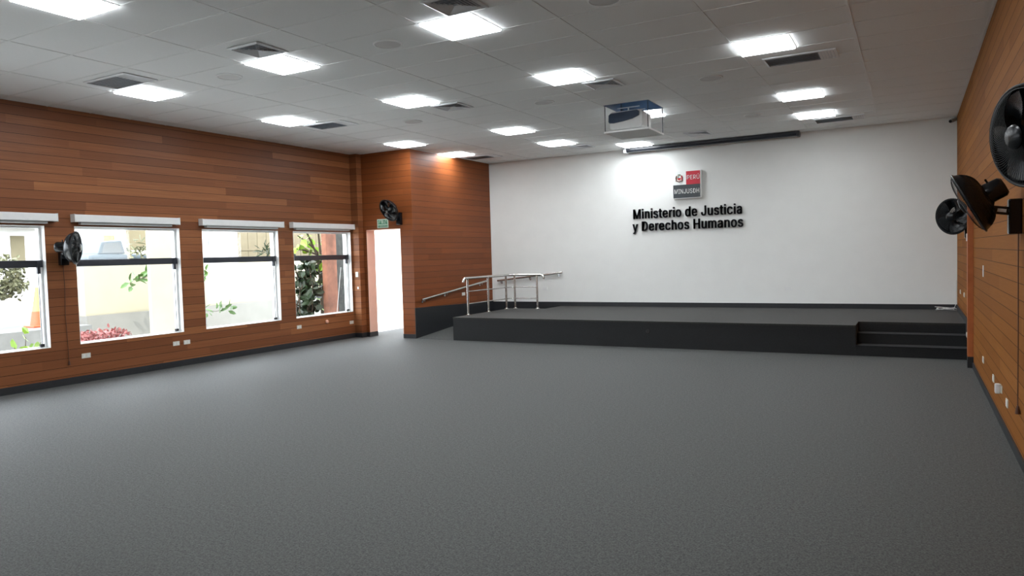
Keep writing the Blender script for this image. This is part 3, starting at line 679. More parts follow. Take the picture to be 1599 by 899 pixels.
"n":[410,[[[114,249,114,227,114,151],[114,76,114,0,93,0],[73,0,53,0,53,126],[53,253,53,379,72,379],[92,379,112,379,112,349],[112,318,112,287,109,287],[106,287,102,287,114,322],[131,347,152,362,174,377],[199,384,227,384,253,384],[276,379,295,369,314,358],[330,342,341,321,352,299],[357,273,357,240,357,160],[357,80,357,0,337,0],[316,0,296,0,296,78],[296,157,296,235,296,265],[288,288,273,304,258,321],[237,329,210,329,192,329],[175,325,161,317,146,309],[135,298,126,283,118,267]]]],
"o":[415,[[[242,-8,207,-8,173,-8],[143,0,117,16,91,33],[71,56,56,85,41,114],[34,149,34,187,34,227],[41,262,56,291,71,321],[91,343,117,360,143,376],[173,384,207,384,242,384],[273,376,299,360,325,343],[345,321,359,291,374,262],[381,227,381,187,381,149],[374,114,359,85,345,56],[325,33,299,16,273,0]],[[182,46,207,46,233,46],[254,53,270,66,287,79],[299,96,307,117,315,139],[319,162,319,187,319,213],[315,236,307,258,299,280],[287,297,270,310,254,323],[233,330,207,330,182,330],[161,323,145,310,129,297],[116,280,108,258,100,237],[96,213,96,187,96,162],[100,139,108,117,116,96],[129,79,145,66,161,53]]]],
"r":[259,[[[73,0,53,0,53,126],[53,253,53,379,72,379],[92,379,112,379,112,360],[112,340,112,321,113,321],[114,321,115,321,122,340],[135,355,152,367,170,379],[190,385,213,385,218,385],[223,385,229,384,235,384],[240,384,243,384,243,363],[243,343,243,322,242,323],[237,323,230,324,223,325],[215,326,207,326,189,326],[173,322,159,315,145,307],[134,297,126,284,118,270],[114,255,114,237,114,158],[114,79,114,0,93,0]]]],
"s":[365,[[[211,-8,182,-8,156,-8],[133,-4,112,3,92,11],[75,23,62,38,49,53],[40,72,36,94,55,98],[74,102,94,107,99,86],[109,70,124,60,139,50],[158,45,181,45,208,45],[229,51,244,62,260,74],[268,87,268,103,268,116],[263,127,254,136,245,144],[231,151,212,155,191,160],[170,165,149,170,115,178],[89,191,72,208,55,225],[47,247,47,274,47,296],[53,315,65,332,77,348],[94,361,115,370,136,380],[160,384,187,384,213,384],[235,380,254,372,272,365],[287,353,299,339,310,325],[319,309,324,290,305,286],[287,281,268,277,263,292],[255,304,243,316,230,327],[212,333,187,333,165,333],[146,327,131,317,116,306],[109,293,109,277,109,263],[114,252,124,243,134,235],[150,228,172,223,191,218],[210,214,229,209,264,201],[290,188,306,171,323,154],[331,133,331,107,331,84],[325,64,312,47,300,30],[282,16,260,6,237,-3]]]],
"t":[227,[[[138,379,204,379,204,362],[204,344,204,327,138,327],[72,327,6,327,6,344],[6,362,6,379,72,379]],[[65,345,65,471,85,471],[106,471,126,471,126,347],[126,222,126,98,126,81],[129,69,136,61,143,54],[154,50,170,50,174,50],[179,50,185,51,191,52],[197,53,202,54,206,36],[209,19,213,2,207,0],[200,-2,192,-3,184,-4],[176,-4,168,-4,136,-4],[110,4,92,21,74,38],[65,62,65,93,65,219]]]],
"u":[410,[[[211,-5,182,-5,157,-5],[134,0,115,11,95,21],[80,37,69,59,58,80],[53,107,53,139,53,219],[53,299,53,379,73,379],[93,379,114,379,114,301],[114,222,114,144,114,114],[121,91,137,75,152,58],[173,50,200,50,218,50],[235,54,249,62,264,70],[275,81,283,97,292,112],[296,131,296,153,296,228],[296,304,296,379,316,379],[337,379,357,379,357,253],[357,126,357,0,337,0],[318,0,298,0,298,31],[298,61,298,92,301,92],[304,92,307,92,295,57],[279,32,257,17,235,2]]]],
"y":[389,[[[51,-140,47,-139,52,-121],[57,-103,61,-86,65,-86],[68,-87,71,-87,83,-90],[94,-91,104,-89,114,-87],[122,-82,130,-74,138,-66],[145,-53,151,-36,155,-24],[159,-13,163,-1,114,126],[66,252,17,379,40,379],[62,379,84,379,111,305],[138,230,165,155,174,132],[181,109,187,87,193,64],[199,42,206,21,198,21],[191,21,184,21,190,42],[196,64,202,87,209,110],[216,132,224,155,251,230],[278,305,305,379,327,379],[349,379,371,379,316,234],[260,88,204,-58,196,-78],[187,-94,177,-107,166,-120],[153,-129,139,-136,125,-142],[109,-145,91,-145,81,-145],[72,-144,65,-143,57,-142]]]],
"\u00da":[517,[[[299,-8,259,-8,219,-8],[184,0,154,15,124,31],[101,53,85,80,68,107],[60,138,60,173,60,285],[60,397,60,509,81,509],[103,509,124,509,124,399],[124,288,124,178,124,154],[130,132,141,113,152,94],[167,79,187,68,207,57],[231,52,259,52,287,52],[311,57,331,68,351,79],[366,94,377,113,387,132],[393,154,393,178,393,288],[393,399,393,509,414,509],[436,509,457,509,457,397],[457,285,457,173,457,138],[449,107,433,80,416,53],[393,31,363,15,334,0]],[[249,558,232,558,248,592],[264,625,280,659,302,659],[325,659,348,659,326,625],[304,592,282,558,265,558]]]]}
def glyph(c):
    """outline of one sans-serif letter (advance, contours of bezier points) turned into a solid slab 0..1 thick"""
    adv, cs = GLYPHS[c]
    cu = bpy.data.curves.new('g', 'CURVE'); cu.dimensions = '2D'; cu.fill_mode = 'BOTH'; cu.extrude = 0.5
    for con in cs:
        pts = []
        for i, p in enumerate(con):
            q = con[(i + 1) % len(con)]
            a = Vector((p[2], p[3])); h1 = Vector((p[4], p[5])); h2 = Vector((q[0], q[1])); b = Vector((q[2], q[3]))
            straight = abs((h1 - a).cross(b - a)) < 2 + 0.01 * (b - a).length_squared ** 0.5 * 10 and abs((h2 - a).cross(b - a)) < 2 + 0.01 * (b - a).length_squared ** 0.5 * 10
            for t in ([0.0] if straight else [0.0, 0.25, 0.5, 0.75]):
                u = 1 - t
                pts.append(a * u ** 3 + h1 * 3 * u * u * t + h2 * 3 * u * t * t + b * t ** 3)
        sp = cu.splines.new('POLY'); sp.points.add(len(pts) - 1); sp.use_cyclic_u = True
        for k, v in zip(sp.points, pts): k.co = (v.x / 1000, v.y / 1000, 0, 1)
    o = bpy.data.objects.new('g', cu); C.objects.link(o)
    bpy.context.view_layer.update()
    me = bpy.data.meshes.new_from_object(o.evaluated_get(bpy.context.evaluated_depsgraph_get()))
    vs = [Vector(v.co) for v in me.vertices]; fs = [tuple(p.vertices) for p in me.polygons]
    bpy.data.objects.remove(o); bpy.data.curves.remove(cu); bpy.data.meshes.remove(me)
    return adv / 1000.0, vs, fs
GC = {}
def fit_letters(s, x0, x1, zb, cap, y, depth, parent, matname, fat=0.0, track=0.0, name='letter', joined=False):
    """raised letters facing -Y between x0 and x1, baseline zb, capital height cap; one mesh per letter unless joined"""
    lay = []; x = 0.0
    for c_ in s:
        if c_ == ' ': x += 0.17 + track; continue
        if c_ not in GC: GC[c_] = glyph(c_)
        adv, gv, gf = GC[c_]
        lay.append((x, gv, gf)); x += adv + track
    lo = min(min(v.x for v in gv) + x for x, gv, gf in lay) - fat
    hi = max(max(v.x for v in gv) + x for x, gv, gf in lay) + fat
    fv = fat * 0.35; ch = 0.509 + 2 * fv
    one = MB()
    for x, gv, gf in lay:
        m = one if joined else MB()
        for kk, (sx, sy) in enumerate(((-fat, -fv), (-fat, fv), (fat, -fv), (fat, fv), (0, 0)) if fat else ((0, 0),)):
            m.add([(x0 + (v.x + x + sx - lo) / (hi - lo) * (x1 - x0), y - (kk * 0.0004 if joined else 0.0) + (0.5 - v.z) * depth, zb + (v.y + sy + fv) / ch * cap) for v in gv], gf)
        if not joined: m.build(name, matname, parent)
    if joined: one.build(name, matname, parent)
wl = thing('wall_lettering', 'raised black letters reading Ministerio de Justicia y Derechos Humanos on the white back wall', 'sign', (-4.22, YB, 2.3))
for s, a, b_, zb in (('Ministerio de Justicia', -5.385, -3.055, 2.40), ('y Derechos Humanos', -5.405, -3.035, 2.13)):
    fit_letters(s, a, b_, zb, 0.21, YB - 0.05, 0.04, wl, 'letter', fat=0.018, track=0.036)

lg = thing('emblem_board', 'square raised board with red PERU field, dark MINJUSDH field and a small crest', 'sign', (-4.17, YB, 3.07))
LX0, LX1, LZ0, LZ1, LY = -4.475, -3.87, 2.78, 3.36, YB - 0.075
LM = -4.187; LMZ = 3.07
MB().box(LX0, LX1, LY, YB - 0.012, LZ0, LZ1).build('board', 'logo_white', lg, bevel=0.003)
MB().box(LM, LX1 - 0.02, LY - 0.004, LY, LMZ, LZ1 - 0.012).build('red_field', 'logo_red', lg)
MB().box(LX0 + 0.008, LX1 - 0.02, LY - 0.004, LY, LZ0 + 0.014, LMZ).build('dark_field', 'logo_grey', lg)
fit_letters('PER\u00da', LM + 0.022, LX1 - 0.035, 3.175, 0.088, LY - 0.0065, 0.0025, lg, 'logo_white', fat=0.003, track=0.03, name='lettering', joined=True)
fit_letters('MINJUSDH', LX0 + 0.035, LX1 - 0.045, 2.885, 0.095, LY - 0.0065, 0.0025, lg, 'logo_white', fat=0.003, track=0.03, name='lettering', joined=True)
# crest: shield, laurel sides, wreath above, ribbon below
cx, czz, yy = -4.335, 3.215, LY - 0.003
cr = MB().prism([(cx - 0.042, czz + 0.045), (cx + 0.042, czz + 0.045), (cx + 0.042, czz - 0.005), (cx + 0.025, czz - 0.035), (cx, czz - 0.05), (cx - 0.025, czz - 0.035), (cx - 0.042, czz - 0.005)], 'y', yy - 0.004, yy + 0.003).build('crest', 'gold', lg)
MB().box(cx - 0.038, cx - 0.001, yy - 0.007, yy - 0.004, czz + 0.003, czz + 0.041).build('field', 'crest_blue', cr)
MB().box(cx + 0.001, cx + 0.038, yy - 0.007, yy - 0.004, czz + 0.003, czz + 0.041).build('field', 'logo_white', cr)
MB().prism([(cx - 0.038, czz), (cx + 0.038, czz), (cx + 0.02, czz - 0.033), (cx, czz - 0.044), (cx - 0.02, czz - 0.033)], 'y', yy - 0.007, yy - 0.004).build('field', 'logo_red', cr)
for sgn in (-1, 1):
    pts = []
    for k in range(7):
        a = math.radians(-60 + 130 * k / 6); pts.append((cx + sgn * (0.055 + 0.022 * math.cos(a)) - sgn * 0.012, czz + 0.055 * math.sin(a)))
    q = [(x, yy - 0.003, z) for x, z in pts]
    MB().tube(q, [0.006, 0.011, 0.013, 0.013, 0.012, 0.010, 0.005], 6).build('flag', 'logo_red' if sgn > 0 else 'crest_brown', cr)
MB().tube([(cx + 0.026 * math.cos(t * math.pi / 5), yy - 0.003, czz + 0.066 + 0.014 * math.sin(t * math.pi / 5)) for t in range(10)], 0.0055, 6, closed=True).build('wreath', 'crest_green', cr)
q = [(cx + x, yy - 0.003, czz + z) for x, z in ((-0.085, -0.045), (-0.06, -0.062), (-0.03, -0.066), (0, -0.078), (0.03, -0.066), (0.06, -0.062), (0.085, -0.045))]
MB().tube(q, [0.004, 0.009, 0.012, 0.014, 0.012, 0.009, 0.004], 6).build('ribbon', 'crest_brown', cr)

# exit sign
es = thing('exit_sign', 'small pale green SALIDA sign above the bright exit doorway', 'sign', (-9.83, YF, 2.43))
MB().box(-9.985, -9.69, YF - 0.012, YF - 0.001, 2.335, 2.525).build('plate', 'sign_pale', es, bevel=0.002)
fit_letters('SALIDA', -9.965, -9.71, 2.415, 0.09, YF - 0.0145, 0.0025, es, 'sign_green', fat=0.03, track=0.05, name='lettering', joined=True)
MB().box(-9.965, -9.71, YF - 0.0135, YF - 0.012, 2.350, 2.395).build('band', 'sign_green', es)
fit_letters('DE EMERGENCIA', -9.955, -9.72, 2.360, 0.026, YF - 0.016, 0.0025, es, 'sign_pale', track=0.03, name='lettering', joined=True)

# ------------------------------------------------------------------ wall fans
def fan(label, mount, wall_n, center, normal, R=0.24, cord=None, tagged=True, spin=0.0, ml=0.26):
    """mount: point on the wall; wall_n: wall normal into the room; center: middle of the cage; normal: blowing direction"""
    mount = Vector(mount); wn = Vector(wall_n); c = Vector(center); n = Vector(normal).normalized()
    r = thing('wall_fan', label, 'fan', tuple(mount), 'black wall fans')
    up = Vector((0, 0, 1)); ex = up.cross(n).normalized(); ey = n.cross(ex)
    H = Matrix(((ex.x, ey.x, n.x, c.x), (ex.y, ey.y, n.y, c.y), (ex.z, ey.z, n.z, c.z), (0, 0, 0, 1)))
    P = lambda rr, a, z: H @ Vector((rr * math.cos(a), rr * math.sin(a), z))
    def prof(side, t):   # t 0 centre .. 1 rim -> (radius, z)
        rr = 0.055 + (R - 0.055) * t
        d = 0.045 if side > 0 else 0.125
        return rr, side * d * (1 - t ** 3.2) ** 0.8
    for side, nm in ((1, 'front_guard'), (-1, 'rear_guard')):
        g = MB(); NW = 120
        if side < 0:
            # closed black cowl on the outer half of the back
            m2 = MB(); cs_ = [prof(-1, t) for t in (0.42, 0.5, 0.6, 0.7, 0.8, 0.88, 0.94, 0.98, 1.0)]
            vs = [P(rr, 2 * math.pi * k / 48, z) for rr, z in cs_ for k in range(48)]
            vs += [P(max(rr - 0.002, 0), 2 * math.pi * k / 48, z + 0.003) for rr, z in cs_ for k in range(48)]
            fs = []; L2 = len(cs_) * 48
            for i in range(len(cs_) - 1):
                for k in range(48):
                    q = (i * 48 + k, i * 48 + (k + 1) % 48, (i + 1) * 48 + (k + 1) % 48, (i + 1) * 48 + k)
                    fs += [q, tuple(j + L2 for j in reversed(q))]
            m2.add(vs, fs); m2.build('rear_cowl', 'fan_black', r, smooth=True)
        for k in range(NW):
            a0 = 2 * math.pi * k / (NW if side < 0 else 80)
            if side > 0 and k >= 80: break
            pts = []
            for i in range(9):
                t = i / 8.0
                rr, z = prof(side, t)
                pts.append(P(rr, a0 + (0.75 * (1 - t) if side > 0 else -0.25 * (1 - t)), z))
            g.tube(pts, 0.0009 if side > 0 else 0.0016, 3, cap=False)
        for t in ((0.0, 0.93) if side > 0 else (0.0, 0.2, 0.33)):
            rr, z = prof(side, t)
            g.tube([P(rr, 2 * math.pi * k / 36, z) for k in range(36)], 0.0022, 4, closed=True)
        g.build(nm, 'fan_wire', r, smooth=True)
    MB().tube([P(R, 2 * math.pi * k / 48, 0) for k in range(48)], 0.009, 8, closed=True).build('rim', 'fan_wire', r, smooth=True)
    MB().lathe([(0.0005, 0.0), (0.06, 0.0), (0.06, 0.012), (0.05, 0.022), (0.0005, 0.028)], H @ Matrix.Translation((0, 0, 0.038)), 24).build('hub_cap', 'fan_black', r, smooth=True)
    for b in range(5):
        vs = []; fs = []; na, nr = 7, 6; a0 = b * 2 * math.pi / 5 + spin
        for i in range(nr + 1):
            rr = 0.05 + (R - 0.075) * i / nr
            wd = (0.55 + 0.42 * math.sin(min(1, i / nr * 1.1) * math.pi * 0.62))
            for j in range(na + 1):
                s = j / na - 0.5
                a = a0 + s * wd + 0.35 * i / nr
                z = -0.03 * 2 * s * (1 - 0.35 * i / nr) - 0.012 + 0.008 * math.cos(s * math.pi)
                vs.append(P(rr, a, z))
        for i in range(nr):
            for j in range(na):
                q = i * (na + 1) + j
                fs.append((q, q + 1, q + na + 2, q + na + 1))
        k = len(vs); th = n * 0.0025
        vs2 = vs + [v - th for v in vs]
        fs2 = fs + [tuple(reversed([i + k for i in f])) for f in fs]
        MB().add(vs2, fs2).build('blade', 'fan_black', r, smooth=True)
    MB().lathe([(0.05, -0.04), (0.058, -0.05), (0.075, -0.11), (0.078, -0.135), (0.075, -ml + 0.025), (0.06, -ml + 0.005), (0.0005, -ml)], H, 24).build('motor_housing', 'fan_black', r, smooth=True)
    MB().tube([P(0.07, math.pi / 2, -0.17), P(0.105, math.pi / 2, -0.17)], 0.007, 8).build('swing_knob', 'fan_black', r, smooth=True)
    # neck, arm, wall box
    neck = P(0, 0, -0.15) + Vector((0, 0, -0.125))
    MB().tube([P(0, 0, -0.17), neck + Vector((0, 0, 0.02)), neck], 0.026, 10).build('neck', 'fan_black', r, smooth=True)
    side = wn.cross(up)
    A = mount + wn * 0.075
    def bar(p, q, wa, ha):
        d = (q - p).normalized(); s_ = d.cross(up).normalized(); u_ = s_.cross(d)
        vs = [b0 + s_ * sx * wa + u_ * sz * ha for b0 in (p, q) for sx, sz in ((-1, -1), (1, -1), (1, 1), (-1, 1))]
        return MB().add(vs, [(0, 1, 2, 3), (7, 6, 5, 4), (0, 4, 5, 1), (1, 5, 6, 2), (2, 6, 7, 3), (3, 7, 4, 0)])
    arm = bar(A - wn * 0.01, neck + (neck - A).normalized() * 0.03, 0.026, 0.03).build('arm', 'fan_black', r, bevel=0.006)
    if tagged:
        mid = A.lerp(neck, 0.42); d = (neck - A).normalized(); s_ = d.cross(up).normalized()
        if s_.dot(Vector((0, 0, EYE)) - mid) < 0: s_ = -s_
        bar(mid - d * 0.028 + s_ * 0.0275, mid + d * 0.028 + s_ * 0.0275, 0.0014, 0.012).build('sticker', 'white_plastic', arm)
    vs = MB()
    o = mount + Vector((0, 0, -0.02))
    pts = [o + wn * dx + side * sy * 0.055 + up * dz for dx in (0.0, 0.085) for sy in (-1, 1) for dz in (-0.15, 0.11)]
    vs.add(pts, [(0, 1, 3, 2), (4, 6, 7, 5), (0, 4, 5, 1), (2, 3, 7, 6), (0, 2, 6, 4), (1, 5, 7, 3)])
    vs.build('wall_box', 'fan_black', r, bevel=0.012)
    if cord:
        z1 = cord
        p0 = mount + wn * 0.02 + Vector((0, 0, -0.17))
        q = [p0, p0 + Vector((0, 0.006, -0.3)), p0 + Vector((0, -0.006, -0.7)), Vector((p0.x, p0.y + 0.01, z1 + 0.06))]
        cd = MB().tube(q, 0.0045, 6).build('power_cord', 'cord', r, smooth=True)
        MB().tube([(p0.x, p0.y + 0.01, z1 + 0.065), (p0.x, p0.y + 0.01, z1 + 0.03), (p0.x, p0.y + 0.01, z1 + 0.005)], [0.008, 0.016, 0.018], 8).build('plug', 'cord', cd, smooth=True)
fan('black wall fan largest in view, cut off by the right edge, facing the viewer', (XR, 4.36, 2.02), (-1, 0, 0), (0.47, 4.26, 2.17), (-0.87, -0.47, -0.10), spin=0.4, ml=0.19)
fan('black wall fan seen side-on and tilted down, between the two other right wall fans', (XR, 6.50, 1.89), (-1, 0, 0), (0.375, 6.50, 1.965), (-0.88, 0.06, -0.46), cord=0.37)
fan('small black wall fan farthest along the right wall, seen against the white wall', (XR, 11.62, 1.90), (-1, 0, 0), (0.475, 11.53, 2.03), (-0.62, -0.78, -0.10), spin=0.9)
fan('black wall fan between the two nearest left wall windows', (XL, 5.885, 1.88), (1, 0, 0), (XL + 0.33, 5.90, 1.95), (0.72, 0.69, -0.06), R=0.225, cord=0.28)
fan('black wall fan tilted down above the exit doorway', (-9.37, YF, 2.55), (0, -1, 0), (-9.43, YF - 0.31, 2.67), (-0.175, -0.83, -0.46), ml=0.2)

# ------------------------------------------------------------------ outlets and small fittings
def plate(name, label, cat, face, x, y, z, wd=0.115, ht=0.07, m_='cream_plastic', group='wall sockets', detail=True, th=0.009):
    n = {'L': Vector((1, 0, 0)), 'R': Vector((-1, 0, 0)), 'B': Vector((0, -1, 0))}[face]
    s = n.cross(Vector((0, 0, 1))); c = Vector((x, y, z))
    r = thing(name, label, cat, (x, y, z), group)
    def bx(u0, u1, z0, z1, d0, d1):
        pts = [c + s * u + Vector((0, 0, zz)) + n * d for d in (d0, d1) for u in (u0, u1) for zz in (z0, z1)]
        return MB().add(pts, [(0, 1, 3, 2), (4, 6, 7, 5), (0, 4, 5, 1), (2, 3, 7, 6), (0, 2, 6, 4), (1, 5, 7, 3)])
    bx(-wd / 2, wd / 2, -ht / 2, ht / 2, 0.0, th).build('plate', m_, r, bevel=0.002)
    if detail:
        for q in (-1, 1):
            k = bx(q * wd * 0.22 - wd * 0.12, q * wd * 0.22 + wd * 0.12, -ht * 0.28, ht * 0.28, th, th + 0.002).build('socket', 'white_plastic', r)
    return r
plate('wall_socket', 'cream double wall socket under the window beside the black fan, left end', 'socket', 'L', XL, 6.15, 0.385, 0.13)
plate('wall_socket', 'left one of the paired cream wall sockets under the second window', 'socket', 'L', XL, 7.63, 0.385, 0.12)
plate('wall_socket', 'right one of the paired cream wall sockets under the second window', 'socket', 'L', XL, 7.83, 0.385, 0.12)
plate('wall_socket', 'cream wall socket below the gap between third and fourth windows', 'socket', 'L', XL, 10.35, 0.385, 0.12)
plate('wall_socket', 'cream wall socket low beside the corner pilaster near the exit', 'socket', 'L', XL, 11.87, 0.335, 0.12)
plate('light_switch', 'small pale switch plate beside the window nearest the exit', 'switch', 'L', -10.381, 12.06, 1.36, 0.075, 0.12, group=None, m_='grey_roll') if False else plate('light_switch', 'small pale switch plate just right of the window nearest the exit', 'switch', 'B', -10.47, 11.985, 1.36, 0.07, 0.11, group=None)
plate('wall_sensor', 'tiny white fitting below the switch plate near the exit', 'fitting', 'B', -10.45, 11.985, 1.07, 0.035, 0.05, group=None, detail=False, m_='white_plastic')
plate('wall_socket', 'cream wall socket on the wooden side wall under the ramp handrail', 'socket', 'L', XB, 14.0, 0.82, 0.13)
plate('wall_socket', 'white wall socket on the back wall right of the railing', 'socket', 'B', -7.62, YB, 0.88, 0.13, 0.08, m_='white_plastic')
plate('wall_socket', 'white wall socket on the back wall below the lettering to the right', 'socket', 'B', -2.19, YB, 0.86, 0.13, 0.08, m_='white_plastic')
plate('wall_socket', 'left pale socket of the two on the right wall above the stage floor', 'socket', 'R', XR, 14.27, 0.85, 0.12)
plate('wall_socket', 'right pale socket of the two on the right wall above the stage floor', 'socket', 'R', XR, 13.24, 0.86, 0.12)
plate('wall_socket', 'pale socket on the right wall just beside the stage steps', 'socket', 'R', XR - 0.014, 12.35, 0.33, 0.12)
plate('wall_socket', 'low right wall socket first after the orange board', 'socket', 'R', XR, 9.75, 0.33, 0.12)
plate('wall_socket', 'low right wall socket second after the orange board', 'socket', 'R', XR, 8.56, 0.31, 0.12)
plate('wall_socket', 'low right wall socket nearest the hanging power cord', 'socket', 'R', XR, 7.38, 0.29, 0.11)
r = plate('wall_socket', 'low right wall socket with a white adapter plugged in', 'socket', 'R', XR, 7.85, 0.33, 0.13)
ad = tag(MB().box(XR - 0.055, XR - 0.0112, 7.80, 7.86, 0.29, 0.38).build('power_adapter', 'white_plastic', bevel=0.012), 'bright white plug adapter in a low right wall socket', 'adapter')
plate('wall_plate', 'narrow upright white plate at chest height on the right wall', 'plate', 'R', XR, 9.76, 1.34, 0.05, 0.13, group=None, detail=False, m_='white_plastic')
plate('wall_plate', 'small white plate just below the farthest right wall fan', 'plate', 'R', XR - 0.068, 11.37, 1.74, 0.04, 0.10, group=None, detail=False, m_='white_plastic', th=0.012)
o = MB().lathe([(0.04, 0), (0.04, 0.015), (0.03, 0.03), (0.0005, 0.035)], Matrix.Translation((XL, 11.12, 0.42)) @ Matrix.Rotation(math.pi / 2, 4, 'Y'), 20).build('cable_cover', 'pink', smooth=True)
tag(o, 'small round pinkish cable cover low on the wall below the window nearest the exit', 'cover')

# security camera
sc = thing('security_camera', 'tiny dome-ended security camera in the top right corner of the back wall', 'camera', (0.62, YB, 3.87))
MB().tube([(0.66, YB - 0.002, 3.90), (0.66, YB - 0.03, 3.90)], 0.035, 14).tube([(0.66, YB - 0.03, 3.90), (0.645, YB - 0.07, 3.87)], 0.012, 8).build('bracket', 'white_plastic', sc, smooth=True)
MB().tube([(0.68, YB - 0.05, 3.885), (0.60, YB - 0.15, 3.84)], 0.034, 14).build('camera_body', 'grey_roll', sc, smooth=True)
MB().tube([(0.60, YB - 0.15, 3.84), (0.592, YB - 0.16, 3.8355)], 0.026, 14).build('lens', 'rubber', sc, smooth=True)

# coil of white cable on the stage
q = []
for k in range(44):
    a = k * 0.5; rr = 0.10 + 0.045 * math.sin(k * 0.61)
    q.append((0.52 + rr * 1.25 * math.cos(a) - 0.05 * math.sin(k * 0.3), 15.08 + rr * 1.1 * math.sin(a), SZ + 0.006 + 0.0009 * k + 0.01 * (1 + math.sin(k * 0.9))))
q += [(0.655, 15.25, SZ + 0.03), (0.68, 15.29, SZ + 0.10), (0.685, 15.30, SZ + 0.30), (0.69, 15.305, 1.0)]
tag(MB().tube(q, 0.006, 6).build('cable_coil', 'white_plastic', smooth=True), 'loose coil of white cable on the stage floor in the right back corner', 'cable')

# ------------------------------------------------------------------ outside
gr = MB().box(-60, XL - T, -25, 60, -0.1, -0.002).box(XL - T, XB - 0.22, YF + 0.26, 60, -0.1, -0.002)
struct(gr.build('ground', 'paving'))
struct(MB().box(-60, -15.2, -25, 9.0, -0.002, 0.46).box(-60, -16.6, 9.0, 60, -0.002, 0.46).build('ground_terrace', 'asphalt'))

gw = thing('garden_wall', 'cream garden wall with grey base seen through the second and third windows', 'wall', (-16.2, 14, 0))
MB().box(-16.4, -16.0, 9.35, 30, 0.60, 1.70).build('wall_face', 'cream_wall', gw)
MB().box(-16.4, -15.96, 9.35, 30, 0, 0.60).build('plinth', 'plinth', gw)
tag(MB().box(-14.8, -14.7, 10.05, 10.9, -0.002, 5.2).build('garden_pillar', 'cream_wall', bevel=0.01), 'tall cream pillar outside, in the right part of the second window', 'pillar')
# fence of tan panels above the wall
fe = thing('panel_fence', 'tan fence of upright boards above the garden wall outside the third window', 'fence', (-17.2, 16, 0))
m = MB()
k = 0
while 14.6 + k * 0.35 < 21:
    m.box(-17.25, -17.2, 14.6 + k * 0.35, 14.6 + k * 0.35 + 0.335, 0, 3.4); k += 1
m.build('boards', 'fence', fe)
MB().box(-17.28, -17.25, 14.6, 21, 2.2, 2.28).box(-17.2, -17.18, 14.6, 21, 2.05, 2.09).build('rail', 'fence', fe)
# far white building with a row of small windows
bd = thing('building', 'sunlit white building with a row of small windows outside the third window', 'building', (-26, 20, 0))
MB().box(-34, -25, 15.8, 32, 0, 7).build('walls', 'outdoor_white', bd)
for k in range(5):
    MB().box(-25.0, -24.96, 19.7 + k * 0.42, 19.7 + k * 0.42 + 0.30, 2.45, 2.75).build('window', 'win_dark', bd)
bd = thing('building', 'pale building with a tan window outside the leftmost window', 'building', (-26, 10, 0))
MB().box(-34, -25, 4.0, 14.5, 0, 7).build('walls', 'outdoor_white', bd)
MB().box(-25.0, -24.95, 12.35, 12.75, 1.9, 2.75).build('window', 'tan', bd)
MB().box(-25.3, -24.3, 11.2, 13.3, 3.0, 3.12).build('canopy', 'tan', bd)
MB().box(-25.0, -24.96, 10.0, 11.5, 1.5, 2.0).build('panel', 'tan', bd)
# yard wall seen through the exit doorway
tag(MB().box(-24, -9.6, 19.0, 19.25, -0.002, 4.2).build('yard_wall', 'outdoor_white'), 'bright white yard wall seen through the exit doorway', 'wall')

def leaf_set(m, c, n, L, wd, up, spread):
    """n pointed leaves around point c"""
    for _ in range(n):
        d = Vector((random.uniform(-1, 1), random.uniform(-1, 1), random.uniform(-0.6, 1) * up)).normalized()
        p = Vector(c) + Vector((random.gauss(0, 1), random.gauss(0, 1), random.gauss(0, 1))) * spread
        s = d.cross(Vector((random.uniform(-1, 1), random.uniform(-1, 1), random.uniform(-1, 1)))).normalized()
        nn = d.cross(s); l = L * random.uniform(0.7, 1.2); w_ = wd * random.uniform(0.8, 1.2)
        a = p; b = p + d * l * 0.35 + s * w_ * 0.5 + nn * 0.05 * l; e_ = p + d * l * 0.75 + s * w_ * 0.38
        t = p + d * l - nn * 0.1 * l; f = p + d * l * 0.75 - s * w_ * 0.38; g = p + d * l * 0.35 - s * w_ * 0.5 + nn * 0.05 * l
        mid = p + d * l * 0.5 - nn * 0.04 * l
        m.add([a, b, e_, t, f, g, mid], [(0, 1, 6), (1, 2, 6), (2, 3, 6), (3, 4, 6), (4, 5, 6), (5, 0, 6)])
def plant(name, label, cat, base, stems, leafmat, L, wd, n, spread, group=None, bark=0.012, up=1.0):
    r = thing(name, label, cat, tuple(base), group)
    fm = MB(); bm_ = MB()
    for st_ in stems:
        pts = [Vector(base)] + [Vector(p) for p in st_]
        # smooth the stem a little
        bm_.tube(pts, [bark * (1 - 0.6 * i / (len(pts) - 1)) for i in range(len(pts))], 6)
        for i in range(1, len(pts)):
            for t in (0.4, 0.8, 1.0):
                leaf_set(fm, pts[i - 1].lerp(pts[i], t), n, L, wd, up, spread)
    bm_.build('stems', 'bark', r, smooth=True)
    fm.build('foliage', leafmat, r)
    return r
# round tree
r = thing('tree', 'round olive-green tree outside the leftmost window', 'tree', (-16.6, 7.55, 0.46))
MB().tube([(-16.6, 7.55, 0.46), (-16.62, 7.7, 1.1), (-16.6, 7.85, 1.5)], [0.06, 0.05, 0.03], 8).build('trunk', 'bark', r, smooth=True)
m = MB()
for _ in range(420):
    d = Vector((random.gauss(0, 1), random.gauss(0, 1), random.gauss(0, 1))).normalized() * random.uniform(0.25, 1) ** 0.5
    leaf_set(m, (-16.6 + d.x * 0.5, 7.95 + d.y * 0.56, 1.50 + d.z * 0.48), 3, 0.11, 0.06, 1, 0.03)
m.build('foliage', 'leaf_olive', r)
